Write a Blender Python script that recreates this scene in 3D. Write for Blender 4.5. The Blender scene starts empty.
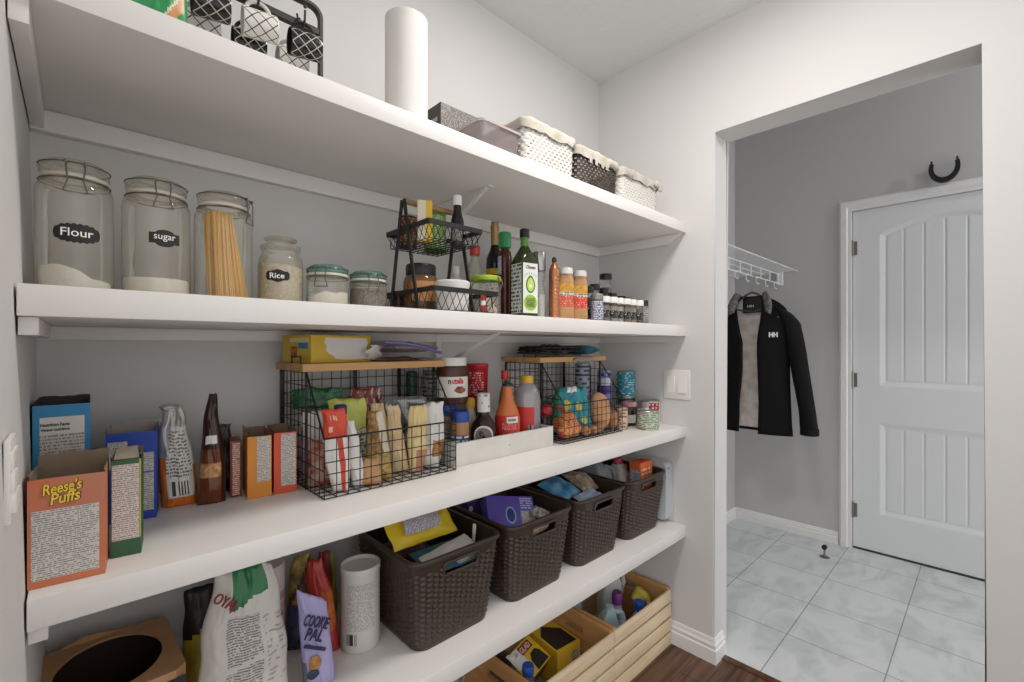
import bpy, bmesh, math, random
from mathutils import Matrix, Vector, noise

PI = math.pi
sc = bpy.context.scene
C = sc.collection

# ------------------------------------------------------------------ camera, world, lights, exposure
FPX = 457.5
cam_d = bpy.data.cameras.new('camera'); cam = bpy.data.objects.new('camera', cam_d); C.objects.link(cam)
cam_d.sensor_width = 36.0; cam_d.lens = 36.0 * FPX / 1024.0
cam_d.shift_y = 4.4 / 1024.0
cam_d.clip_start = 0.02
cam.location = (0, 0, 1.232)
cam.rotation_euler = (PI / 2, 0, 0.8089 - PI / 2)
sc.camera = cam

world = bpy.data.worlds.new('world'); sc.world = world; world.use_nodes = True
bg = world.node_tree.nodes['Background']
bg.inputs[0].default_value = (0.985, 0.99, 1.0, 1); bg.inputs[1].default_value = 1.18

def bulb(name, loc, power, radius, col):
    d = bpy.data.lights.new(name, 'POINT'); d.energy = power; d.shadow_soft_size = radius; d.color = col
    o = bpy.data.objects.new(name, d); C.objects.link(o); o.location = loc
def area(name, loc, rot, sx, sy, power, col):
    d = bpy.data.lights.new(name, 'AREA'); d.energy = power; d.color = col; d.shape = 'RECTANGLE'; d.size = sx; d.size_y = sy
    o = bpy.data.objects.new(name, d); C.objects.link(o); o.location = loc; o.rotation_euler = rot
bulb('pantry_ceiling_lamp', (0.95, 0.40, 2.33), 3.0, .11, (1.0, 0.965, 0.92))
area('pantry_ceiling_panel', (1.0, 0.38, 2.45), (0, 0, 0), .24, .24, 13.0, (1.0, 0.965, 0.92))
area('entry_fill_light', (2.55, -2.2, 0.70), (-PI/2, 0, PI), 1.2, 1.2, 11.0, (0.97, 0.98, 1.0))  # unseen fill added to brighten the entry door and tiles
bulb('entry_ceiling_lamp', (3.06, -1.15, 2.62), 26.0, .025, (0.95, 0.97, 1.0))

sc.view_settings.view_transform = 'Standard'; sc.view_settings.look = 'None'
sc.view_settings.gamma = 1.0; sc.view_settings.use_curve_mapping = False
sc.view_settings.exposure = 0.0

# ------------------------------------------------------------------ materials
def lin(h):
    if isinstance(h, str):
        h = h.lstrip('#'); c = [int(h[i:i+2], 16) / 255 for i in (0, 2, 4)]
    else: c = [v / 255 for v in h]
    return tuple(v / 12.92 if v <= .04045 else ((v + .055) / 1.055) ** 2.4 for v in c) + (1,)
_M = {}
def mat(name, col='#888888', rough=.5, metal=0, bump=None, vary=None, spec=.5, alpha=None, trans=0):
    if name in _M: return _M[name]
    m = bpy.data.materials.new(name); m.use_nodes = True; nt = m.node_tree; p = nt.nodes['Principled BSDF']
    p.inputs['Base Color'].default_value = lin(col); p.inputs['Roughness'].default_value = rough
    p.inputs['Metallic'].default_value = metal; p.inputs['Specular IOR Level'].default_value = spec
    if trans: p.inputs['Transmission Weight'].default_value = trans
    tc = nt.nodes.new('ShaderNodeTexCoord')
    if vary:   # (scale, second colour)
        n = nt.nodes.new('ShaderNodeTexNoise'); n.inputs['Scale'].default_value = vary[0]; n.inputs['Detail'].default_value = 4
        nt.links.new(tc.outputs['Object'], n.inputs['Vector'])
        r = nt.nodes.new('ShaderNodeValToRGB'); r.color_ramp.elements[0].position = .38; r.color_ramp.elements[1].position = .62
        r.color_ramp.elements[0].color = lin(col); r.color_ramp.elements[1].color = lin(vary[1])
        nt.links.new(n.outputs['Fac'], r.inputs[0]); nt.links.new(r.outputs[0], p.inputs['Base Color'])
    if bump:   # (scale, strength)
        n = nt.nodes.new('ShaderNodeTexNoise'); n.inputs['Scale'].default_value = bump[0]; n.inputs['Detail'].default_value = 3
        nt.links.new(tc.outputs['Object'], n.inputs['Vector'])
        b = nt.nodes.new('ShaderNodeBump'); b.inputs['Strength'].default_value = bump[1]; b.inputs['Distance'].default_value = .004
        nt.links.new(n.outputs['Fac'], b.inputs['Height']); nt.links.new(b.outputs[0], p.inputs['Normal'])
    _M[name] = m; return m

def clear(name, col='#ffffff', gloss=.10, rough=.03, haze=0, hazecol='#ffffff'):
    """thin clear glass or plastic: tinted see-through with fresnel reflections and a little body"""
    if name in _M: return _M[name]
    m = bpy.data.materials.new(name); m.use_nodes = True; nt = m.node_tree; nt.nodes.clear()
    o = nt.nodes.new('ShaderNodeOutputMaterial'); t = nt.nodes.new('ShaderNodeBsdfTransparent'); t.inputs[0].default_value = lin(col)
    g = nt.nodes.new('ShaderNodeBsdfGlossy'); g.inputs['Roughness'].default_value = rough
    lw = nt.nodes.new('ShaderNodeLayerWeight'); lw.inputs[0].default_value = .35
    ma = nt.nodes.new('ShaderNodeMath'); ma.operation = 'MULTIPLY_ADD'; ma.inputs[1].default_value = .55; ma.inputs[2].default_value = gloss * .4
    nt.links.new(lw.outputs['Fresnel'], ma.inputs[0])
    mx = nt.nodes.new('ShaderNodeMixShader'); nt.links.new(ma.outputs[0], mx.inputs[0])
    src = t.outputs[0]
    if haze:
        d = nt.nodes.new('ShaderNodeBsdfDiffuse'); d.inputs[0].default_value = lin(hazecol)
        m2 = nt.nodes.new('ShaderNodeMixShader'); m2.inputs[0].default_value = haze
        nt.links.new(t.outputs[0], m2.inputs[1]); nt.links.new(d.outputs[0], m2.inputs[2]); src = m2.outputs[0]
    nt.links.new(src, mx.inputs[1]); nt.links.new(g.outputs[0], mx.inputs[2]); nt.links.new(mx.outputs[0], o.inputs[0])
    _M[name] = m; return m

def fine(name, paper='#dcd8d0', ink='#55504c', lines=20, fill=.62, words=26, seed=0, vertical=False, rough=.55):
    """printed small type: rows of broken dark dashes along UV v"""
    if name in _M: return _M[name]
    m = bpy.data.materials.new(name); m.use_nodes = True; nt = m.node_tree; p = nt.nodes['Principled BSDF']
    p.inputs['Roughness'].default_value = rough
    uv = nt.nodes.new('ShaderNodeUVMap'); sp = nt.nodes.new('ShaderNodeSeparateXYZ'); nt.links.new(uv.outputs[0], sp.inputs[0])
    a, b = (0, 1) if not vertical else (1, 0)
    def math_(op, x, y):
        n = nt.nodes.new('ShaderNodeMath'); n.operation = op
        for i, q in enumerate((x, y)):
            if q is None: continue
            if isinstance(q, (int, float)): n.inputs[i].default_value = q
            else: nt.links.new(q, n.inputs[i])
        return n.outputs[0]
    v = math_('MULTIPLY', sp.outputs[b], lines); fl = math_('FLOOR', v, None); fr = math_('FRACT', v, None)
    row = math_('MULTIPLY', math_('GREATER_THAN', fr, .22), math_('LESS_THAN', fr, .74))
    cx = nt.nodes.new('ShaderNodeCombineXYZ')
    nt.links.new(math_('MULTIPLY', sp.outputs[a], words), cx.inputs[0]); nt.links.new(math_('MULTIPLY', fl, 3.7), cx.inputs[1]); cx.inputs[2].default_value = seed
    nz = nt.nodes.new('ShaderNodeTexNoise'); nz.inputs['Scale'].default_value = 1; nz.inputs['Detail'].default_value = 1; nt.links.new(cx.outputs[0], nz.inputs['Vector'])
    c2 = nt.nodes.new('ShaderNodeCombineXYZ'); nt.links.new(math_('MULTIPLY', fl, 9.13), c2.inputs[0]); c2.inputs[1].default_value = seed + .5
    n2 = nt.nodes.new('ShaderNodeTexNoise'); n2.inputs['Scale'].default_value = 1; nt.links.new(c2.outputs[0], n2.inputs['Vector'])
    end = math_('LESS_THAN', sp.outputs[a], math_('MULTIPLY_ADD', n2.outputs['Fac'], 1.0))
    end.node.inputs[2].default_value = .38
    mask = math_('MULTIPLY', math_('MULTIPLY', row, math_('LESS_THAN', nz.outputs['Fac'], fill)), end)
    mx = nt.nodes.new('ShaderNodeMixRGB'); nt.links.new(mask, mx.inputs[0]); mx.inputs[1].default_value = lin(paper); mx.inputs[2].default_value = lin(ink)
    nt.links.new(mx.outputs[0], p.inputs['Base Color'])
    _M[name] = m; return m

def bars(name, paper='#dcd8d0', ink='#33302e', n=34):
    if name in _M: return _M[name]
    m = bpy.data.materials.new(name); m.use_nodes = True; nt = m.node_tree; p = nt.nodes['Principled BSDF']
    uv = nt.nodes.new('ShaderNodeUVMap'); sp = nt.nodes.new('ShaderNodeSeparateXYZ'); nt.links.new(uv.outputs[0], sp.inputs[0])
    w = nt.nodes.new('ShaderNodeTexWhiteNoise'); w.noise_dimensions = '1D'
    f = nt.nodes.new('ShaderNodeMath'); f.operation = 'MULTIPLY'; f.inputs[1].default_value = n; nt.links.new(sp.outputs[0], f.inputs[0])
    g = nt.nodes.new('ShaderNodeMath'); g.operation = 'FLOOR'; nt.links.new(f.outputs[0], g.inputs[0]); nt.links.new(g.outputs[0], w.inputs['W'])
    h = nt.nodes.new('ShaderNodeMath'); h.operation = 'GREATER_THAN'; h.inputs[1].default_value = .5; nt.links.new(w.outputs[0], h.inputs[0])
    mx = nt.nodes.new('ShaderNodeMixRGB'); nt.links.new(h.outputs[0], mx.inputs[0]); mx.inputs[1].default_value = lin(paper); mx.inputs[2].default_value = lin(ink)
    nt.links.new(mx.outputs[0], p.inputs['Base Color']); _M[name] = m; return m

def woodmat(name, c1, c2, scale=(3, 40, 40), rough=.55, planks=None):
    if name in _M: return _M[name]
    m = bpy.data.materials.new(name); m.use_nodes = True; nt = m.node_tree; p = nt.nodes['Principled BSDF']; p.inputs['Roughness'].default_value = rough
    tc = nt.nodes.new('ShaderNodeTexCoord'); mp = nt.nodes.new('ShaderNodeMapping'); mp.inputs['Scale'].default_value = scale
    nt.links.new(tc.outputs['Object'], mp.inputs[0])
    n = nt.nodes.new('ShaderNodeTexNoise'); n.inputs['Scale'].default_value = 1; n.inputs['Detail'].default_value = 6; n.inputs['Distortion'].default_value = .6
    nt.links.new(mp.outputs[0], n.inputs['Vector'])
    r = nt.nodes.new('ShaderNodeValToRGB'); r.color_ramp.elements[0].position = .3; r.color_ramp.elements[1].position = .7
    r.color_ramp.elements[0].color = lin(c1); r.color_ramp.elements[1].color = lin(c2)
    nt.links.new(n.outputs['Fac'], r.inputs[0]); out = r.outputs[0]
    if planks:
        b = nt.nodes.new('ShaderNodeTexBrick'); b.inputs['Scale'].default_value = 1; b.inputs['Brick Width'].default_value = planks[0]; b.inputs['Row Height'].default_value = planks[1]
        b.inputs['Mortar Size'].default_value = .0015; b.inputs['Color1'].default_value = (1, 1, 1, 1); b.inputs['Color2'].default_value = (.62, .62, .62, 1); b.inputs['Mortar'].default_value = (.2, .2, .2, 1)
        nt.links.new(tc.outputs['Object'], b.inputs['Vector'])
        mx = nt.nodes.new('ShaderNodeMixRGB'); mx.blend_type = 'MULTIPLY'; mx.inputs[0].default_value = 1
        nt.links.new(out, mx.inputs[1]); nt.links.new(b.outputs[0], mx.inputs[2]); out = mx.outputs[0]
    nt.links.new(out, p.inputs['Base Color']); _M[name] = m; return m

def tilemat():
    m = bpy.data.materials.new('floor_tile'); m.use_nodes = True; nt = m.node_tree; p = nt.nodes['Principled BSDF']; p.inputs['Roughness'].default_value = .38
    tc = nt.nodes.new('ShaderNodeTexCoord'); mp = nt.nodes.new('ShaderNodeMapping'); mp.inputs['Location'].default_value = (-2.196, -.272, 0)
    nt.links.new(tc.outputs['Object'], mp.inputs[0])
    b = nt.nodes.new('ShaderNodeTexBrick'); b.offset = 0; b.inputs['Scale'].default_value = 1; b.inputs['Brick Width'].default_value = .337; b.inputs['Row Height'].default_value = .331
    b.inputs['Mortar Size'].default_value = .0022; b.inputs['Color1'].default_value = (1, 1, 1, 1); b.inputs['Color2'].default_value = (.93, .93, .93, 1); b.inputs['Mortar'].default_value = (.42, .42, .42, 1)
    nt.links.new(mp.outputs[0], b.inputs['Vector'])
    n = nt.nodes.new('ShaderNodeTexNoise'); n.inputs['Scale'].default_value = 3.4; n.inputs['Detail'].default_value = 8; n.inputs['Distortion'].default_value = 1.6
    m2 = nt.nodes.new('ShaderNodeMapping'); m2.inputs['Scale'].default_value = (1, 1.9, 1); m2.inputs['Rotation'].default_value = (0, 0, .5)
    nt.links.new(tc.outputs['Object'], m2.inputs[0]); nt.links.new(m2.outputs[0], n.inputs['Vector'])
    r = nt.nodes.new('ShaderNodeValToRGB'); r.color_ramp.elements[0].position = .34; r.color_ramp.elements[1].position = .56
    r.color_ramp.elements[0].color = lin('#c6cacb'); r.color_ramp.elements[1].color = lin('#dadddd')
    nt.links.new(n.outputs['Fac'], r.inputs[0])
    mx = nt.nodes.new('ShaderNodeMixRGB'); mx.blend_type = 'MULTIPLY'; mx.inputs[0].default_value = 1
    nt.links.new(r.outputs[0], mx.inputs[1]); nt.links.new(b.outputs[0], mx.inputs[2]); nt.links.new(mx.outputs[0], p.inputs['Base Color'])
    return m

def netmat(name, base, net, base2=None, freq=110):
    if name in _M: return _M[name]
    m = bpy.data.materials.new(name); m.use_nodes = True; nt = m.node_tree; p = nt.nodes['Principled BSDF']; p.inputs['Roughness'].default_value = .5
    tc = nt.nodes.new('ShaderNodeTexCoord'); n = nt.nodes.new('ShaderNodeTexNoise'); n.inputs['Scale'].default_value = 22; nt.links.new(tc.outputs['Object'], n.inputs['Vector'])
    r = nt.nodes.new('ShaderNodeValToRGB'); r.color_ramp.elements[0].color = lin(base); r.color_ramp.elements[1].color = lin(base2 or base)
    r.color_ramp.elements[0].position = .42; r.color_ramp.elements[1].position = .55; nt.links.new(n.outputs['Fac'], r.inputs[0])
    out = r.outputs[0]
    for ang in (.7, -.7):
        mp = nt.nodes.new('ShaderNodeMapping'); mp.inputs['Rotation'].default_value = (0, ang, 0); nt.links.new(tc.outputs['Object'], mp.inputs[0])
        w = nt.nodes.new('ShaderNodeTexWave'); w.inputs['Scale'].default_value = freq / 6.28 * 1.6; w.bands_direction = 'X'; nt.links.new(mp.outputs[0], w.inputs['Vector'])
        g = nt.nodes.new('ShaderNodeMath'); g.operation = 'GREATER_THAN'; g.inputs[1].default_value = .86; nt.links.new(w.outputs['Fac'], g.inputs[0])
        mx = nt.nodes.new('ShaderNodeMixRGB'); nt.links.new(g.outputs[0], mx.inputs[0]); nt.links.new(out, mx.inputs[1]); mx.inputs[2].default_value = lin(net); out = mx.outputs[0]
    nt.links.new(out, p.inputs['Base Color']); _M[name] = m; return m

def latticemat(name, base, line):
    """ceramic glaze with a criss-cross rope pattern, from UV"""
    if name in _M: return _M[name]
    m = bpy.data.materials.new(name); m.use_nodes = True; nt = m.node_tree; p = nt.nodes['Principled BSDF']; p.inputs['Roughness'].default_value = .25
    uv = nt.nodes.new('ShaderNodeUVMap'); sp = nt.nodes.new('ShaderNodeSeparateXYZ'); nt.links.new(uv.outputs[0], sp.inputs[0]); masks = []
    for op in ('ADD', 'SUBTRACT'):
        a = nt.nodes.new('ShaderNodeMath'); a.operation = op; nt.links.new(sp.outputs[0], a.inputs[0]); nt.links.new(sp.outputs[1], a.inputs[1])
        f = nt.nodes.new('ShaderNodeMath'); f.operation = 'PINGPONG'; f.inputs[1].default_value = .5; nt.links.new(a.outputs[0], f.inputs[0])
        g = nt.nodes.new('ShaderNodeMath'); g.operation = 'LESS_THAN'; g.inputs[1].default_value = .055; nt.links.new(f.outputs[0], g.inputs[0]); masks.append(g.outputs[0])
    k = nt.nodes.new('ShaderNodeMath'); k.operation = 'MAXIMUM'; nt.links.new(masks[0], k.inputs[0]); nt.links.new(masks[1], k.inputs[1])
    mx = nt.nodes.new('ShaderNodeMixRGB'); nt.links.new(k.outputs[0], mx.inputs[0]); mx.inputs[1].default_value = lin(base); mx.inputs[2].default_value = lin(line)
    nt.links.new(mx.outputs[0], p.inputs['Base Color']); _M[name] = m; return m

WALL = mat('wall_paint', '#d4d2d0', .85, bump=(260, .05))
CEIL = mat('ceiling_texture', '#e6e7e7', .9, bump=(42, 1.0))
TRIM = mat('white_trim_paint', '#e6e5e3', .45)
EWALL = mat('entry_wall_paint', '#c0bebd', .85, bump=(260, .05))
SHELF = mat('shelf_paint', '#e9e5e0', .4, bump=(30, .03))
DOORM = mat('door_paint', '#dfe0e1', .42)
BLACK = mat('black_wire', '#141312', .45)
STEEL = mat('brushed_steel', '#8f8c88', .3, 1)
GLASS = clear('jar_glass', '#fbfbf7', .05, haze=.10, hazecol='#efe8d8')
CLEARP = clear('clear_plastic', '#f4f4f2', .10, .12, .10)
WHITE = mat('white_plastic', '#e8e5e0', .4)
WPAPER = mat('white_paper', '#e4e1dc', .8, bump=(60, .05))
KRAFT = mat('raw_cardboard', '#8f7a66', .85, vary=(30, '#84705d'))
CHALK = mat('chalk_white', '#f2efe9', .8)
CHALKB = mat('chalkboard_black', '#1b1918', .6)
CREAM = mat('flour_white', '#efeae2', .95, bump=(120, .3))

# ------------------------------------------------------------------ mesh helpers
class BM:
    """a bmesh that takes shapes one after another"""
    def __init__(s): s.b = bmesh.new(); s.uv = s.b.loops.layers.uv.new('UVMap')
    def box(s, x0, x1, y0, y1, z0, z1, mi=0, bev=0, M=None):
        t = bmesh.new(); bmesh.ops.create_cube(t, size=1)
        bmesh.ops.transform(t, matrix=Matrix.Translation(((x0+x1)/2, (y0+y1)/2, (z0+z1)/2)) @ Matrix.Diagonal((abs(x1-x0), abs(y1-y0), abs(z1-z0), 1)), verts=t.verts)
        if bev: bmesh.ops.bevel(t, geom=t.edges[:], offset=bev, segments=2, affect='EDGES', profile=.6)
        return s.add(t, mi, M)
    def add(s, t, mi=0, M=None):
        vm = {}
        for v in t.verts:
            vm[v] = s.b.verts.new(M @ v.co if M else v.co)
        for f in t.faces:
            try: nf = s.b.faces.new([vm[v] for v in f.verts]); nf.material_index = mi
            except ValueError: pass
        t.free(); return s
    def face(s, co, mi=0, uvs=None):
        f = s.b.faces.new([s.b.verts.new(c) for c in co]); f.material_index = mi
        if uvs:
            for l, u in zip(f.loops, uvs): l[s.uv].uv = u
        return s
    def lathe(s, prof, seg=28, c=(0, 0, 0), mi=0, a0=0, a1=2*PI, sx=1, sy=1, M=None, jit=None, us=1, vs=1):
        """prof: (r, z) pairs, or (r, z, material) ; a0..a1 measured from -Y (front)"""
        full = abs(a1 - a0 - 2*PI) < 1e-6; n = seg if full else seg + 1; rings = []
        for q in prof:
            r, z = q[0], q[1]; ring = []
            for i in range(n):
                a = a0 + (a1 - a0) * i / seg
                rr = max(r, 1e-5); dz = jit(a, r, z) if jit else 0
                p = Vector((c[0] + rr*math.sin(a)*sx, c[1] - rr*math.cos(a)*sy, c[2] + z + dz))
                ring.append(s.b.verts.new(M @ p if M else p))
            rings.append(ring)
        zs = [q[1] for q in prof]; zl, zh = min(zs), max(zs)
        for k in range(len(prof)-1):
            m_ = prof[k][2] if len(prof[k]) > 2 else mi
            for i in range(seg):
                j = (i+1) % n if full else i+1
                f = s.b.faces.new((rings[k][i], rings[k][j], rings[k+1][j], rings[k+1][i])); f.material_index = m_
                vv = [(q[1]-zl)/max(zh-zl, 1e-6)*vs for q in (prof[k], prof[k+1])]
                for l, u in zip(f.loops, ((i/seg*us, vv[0]), ((i+1)/seg*us, vv[0]), ((i+1)/seg*us, vv[1]), (i/seg*us, vv[1]))): l[s.uv].uv = u
        return s
    def tube(s, pts, r=.0015, seg=6, closed=False, mi=0, M=None):
        P = [Vector(p) for p in pts]; n = len(P); rings = []; prev = None
        for i in range(n):
            if closed: t = P[(i+1) % n] - P[i-1]
            else: t = P[min(i+1, n-1)] - P[max(i-1, 0)]
            t.normalize()
            if prev is None:
                a = Vector((0, 0, 1)) if abs(t.z) < .9 else Vector((1, 0, 0)); u = t.cross(a).normalized()
            else:
                u = (prev - t * prev.dot(t)); u = u.normalized() if u.length > 1e-6 else t.orthogonal().normalized()
            prev = u; w = t.cross(u); rr = r[i] if isinstance(r, (list, tuple)) else r
            rings.append([s.b.verts.new((M @ q) if M else q) for q in (P[i] + (u*math.cos(2*PI*k/seg + PI/seg) + w*math.sin(2*PI*k/seg + PI/seg))*rr for k in range(seg))])
        for i in range(n if closed else n-1):
            A, B = rings[i], rings[(i+1) % n]
            for k in range(seg):
                f = s.b.faces.new((A[k], A[(k+1) % seg], B[(k+1) % seg], B[k])); f.material_index = mi
        if not closed:
            for R in (rings[0], rings[-1]):
                f = s.b.faces.new(R); f.material_index = mi
        return s
    def loft(s, rings, mi=0, cap0=False, cap1=False, closed=True, skip=None, mf=None):
        V = [[s.b.verts.new(p) for p in R] for R in rings]; n = len(rings[0])
        for k in range(len(V)-1):
            for i in range(n if closed else n-1):
                if skip and skip(i, k): continue
                j = (i+1) % n
                f = s.b.faces.new((V[k][i], V[k][j], V[k+1][j], V[k+1][i])); f.material_index = mf(i, k) if mf else mi
                for l, u in zip(f.loops, ((i/n, k/(len(V)-1)), ((i+1)/n, k/(len(V)-1)), ((i+1)/n, (k+1)/(len(V)-1)), (i/n, (k+1)/(len(V)-1)))): l[s.uv].uv = u
        if cap0: f = s.b.faces.new(V[0]); f.material_index = mi
        if cap1: f = s.b.faces.new(V[-1]); f.material_index = mi
        return s
    def prism(s, poly, d, axis='Y', at=0, mi=0):
        """extrude a 2D outline: axis Y -> outline in XZ from y=at to at+d; X -> outline in YZ; Z -> XY"""
        def co(p, e):
            return {'Y': (p[0], e, p[1]), 'X': (e, p[0], p[1]), 'Z': (p[0], p[1], e)}[axis]
        A = [s.b.verts.new(co(p, at)) for p in poly]; B = [s.b.verts.new(co(p, at+d)) for p in poly]; n = len(poly)
        for f in [A, B] + [[A[i], A[(i+1) % n], B[(i+1) % n], B[i]] for i in range(n)]:
            q = s.b.faces.new(f); q.material_index = mi
        return s
    def make(s, name, m, parent=None, smooth=True, ang=.65, recalc=True):
        if recalc: bmesh.ops.recalc_face_normals(s.b, faces=s.b.faces[:])
        me = bpy.data.meshes.new(name); s.b.to_mesh(me); s.b.free()
        for x in (m if isinstance(m, (list, tuple)) else [m]): me.materials.append(x)
        if smooth:
            me.polygons.foreach_set('use_smooth', [True]*len(me.polygons)); me.set_sharp_from_angle(angle=ang)
        o = bpy.data.objects.new(name, me); C.objects.link(o)
        if parent: o.parent = parent
        return o

def thing(name, label, cat, loc=(0, 0, 0), rz=0, group=None, rot=None):
    o = bpy.data.objects.new(name, None); C.objects.link(o); o.empty_display_size = .02
    o.location = loc; o.rotation_euler = rot or (0, 0, rz); o['label'] = label; o['category'] = cat
    if group: o['group'] = group
    return o
def tag(o, label, cat, group=None):
    o['label'] = label; o['category'] = cat
    if group: o['group'] = group
    return o
def struct(o): o['kind'] = 'structure'; return o
def dup(root, loc=None, rz=None, label=None, swap=None):
    """copy of a thing with copies of its parts and sub-parts; swap = {old material: new material}"""
    def cp(o, par):
        n = o.copy(); C.objects.link(n)
        if par: n.parent = par
        if swap and n.data and any(ms in swap for ms in n.data.materials):
            n.data = n.data.copy()
            for i, ms in enumerate(n.data.materials):
                if ms in swap: n.data.materials[i] = swap[ms]
        for ch in list(o.children): cp(ch, n)
        return n
    r = cp(root, None)
    if loc: r.location = loc
    if rz is not None: r.rotation_euler = (0, 0, rz)
    if label: r['label'] = label
    return r
def facing(x, y): return -math.atan2(x, y)

_txt = {}
def text(body, width, m, parent, at, height=None, name='lettering', wrap=None, slant=0, bold=.012, rot=0, rx=0, rzz=0, depth=.0006):
    """raised lettering in the parent's XZ plane facing -Y, centred at `at`; wrap = cylinder radius"""
    cu = bpy.data.curves.new('t', 'FONT'); cu.body = body; cu.align_x = 'CENTER'; cu.align_y = 'CENTER'; cu.shear = slant; cu.offset = bold
    cu.extrude = .001; cu.resolution_u = 3
    to = bpy.data.objects.new('t', cu); C.objects.link(to)
    dg = bpy.context.evaluated_depsgraph_get(); dg.update()
    me = bpy.data.meshes.new_from_object(to.evaluated_get(dg)); bpy.data.objects.remove(to)
    xs = [v.co.x for v in me.vertices]; ys = [v.co.y for v in me.vertices]
    w = max(xs)-min(xs); h = max(ys)-min(ys); mx, my = (max(xs)+min(xs))/2, (max(ys)+min(ys))/2
    kx = width/w; ky = (height/h) if height else kx; cr, sr = math.cos(rot), math.sin(rot)
    for v in me.vertices:
        x, z = (v.co.x-mx)*kx, (v.co.y-my)*ky; x, z = x*cr - z*sr, x*sr + z*cr
        d = depth if v.co.z > 0 else 0
        if wrap:
            a = (x + at[0])/wrap; v.co = ((wrap+d)*math.sin(a), -(wrap+d)*math.cos(a), z + at[2])
        else:
            p = Matrix.Rotation(rzz, 3, 'Z') @ Matrix.Rotation(rx, 3, 'X') @ Vector((x, -d, z)); v.co = p + Vector(at)
    me.materials.clear(); me.materials.append(m)
    o = bpy.data.objects.new(name, me); C.objects.link(o); o.parent = parent; return o

def panel(name, m, parent, x0, x1, z0, z1, y, t=.0005, lab=None):
    b = BM()
    b.face([(x0, y-t, z0), (x1, y-t, z0), (x1, y-t, z1), (x0, y-t, z1)], 0, [(0, 0), (1, 0), (1, 1), (0, 1)])
    for p, q in (((x0, z0), (x1, z0)), ((x1, z0), (x1, z1)), ((x1, z1), (x0, z1)), ((x0, z1), (x0, z0))):
        b.face([(p[0], y-t, p[1]), (p[0], y, p[1]), (q[0], y, q[1]), (q[0], y-t, q[1])], 0, [(0, 0)]*4)
    o = b.make(name, m, parent, smooth=False)
    if lab: o['label'] = lab
    return o
def sidepanel(name, m, parent, y0, y1, z0, z1, x, t=.0005):
    b = BM(); b.face([(x+t, y0, z0), (x+t, y1, z0), (x+t, y1, z1), (x+t, y0, z1)], 0, [(0, 0), (1, 0), (1, 1), (0, 1)])
    b.face([(x, y0, z0), (x, y1, z0), (x+t, y1, z0), (x+t, y0, z0)]); b.face([(x, y0, z1), (x, y1, z1), (x+t, y1, z1), (x+t, y0, z1)])
    return b.make(name, m, parent, smooth=False, recalc=False)
def shape_label(name, m, parent, w, top, bot, r, cz, cx=0, n=30, t=.0008):
    b = BM(); ring = []
    for i in range(n+1):
        x = -w/2 + w*i/n; a = (x+cx)/r
        ring.append([((r+e)*math.sin(a), -(r+e)*math.cos(a), cz + f(x/w*2)) for e in (0, t) for f in (bot, top)])
    for i in range(n):
        A, B = ring[i], ring[i+1]
        for q in ((2, 3), (0, 2), (1, 3)): b.face([A[q[0]], B[q[0]], B[q[1]], A[q[1]]])
    return b.make(name, m, parent, smooth=False)
def band(name, m, parent, r, z0, z1, a0=-PI, a1=PI, seg=24, us=1, vs=1, t=.0006):
    b = BM(); b.lathe([(r, z0), (r+t, z0), (r+t, z1), (r, z1)], seg, a0=a0, a1=a1, us=us, vs=vs)
    # proper v along height
    for f in b.b.faces:
        for l in f.loops: l[b.uv].uv = (l[b.uv].uv[0], (l.vert.co.z-z0)/(z1-z0)*vs)
    return b.make(name, m, parent)

def rrect(hw, hd, r, step=None, n=6):
    """rounded rectangle outline, counter-clockwise from the front-left; even spacing if step"""
    P = []
    for cx, cy, a in ((hw-r, -hd+r, -PI/2), (hw-r, hd-r, 0), (-hw+r, hd-r, PI/2), (-hw+r, -hd+r, PI)):
        for i in range(n+1):
            t = a + PI/2*i/n; P.append(Vector((cx + r*math.cos(t), cy + r*math.sin(t))))
    if not step: return P
    L = [0]
    for i in range(len(P)): L.append(L[-1] + (P[(i+1) % len(P)]-P[i]).length)
    N = step if isinstance(step, int) else max(8, round(L[-1]/step)); out = []; k = 0
    for i in range(N):
        d = L[-1]*i/N
        while L[k+1] < d: k += 1
        f = (d-L[k])/max(L[k+1]-L[k], 1e-9); out.append(P[k].lerp(P[(k+1) % len(P)], f))
    return out

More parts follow.
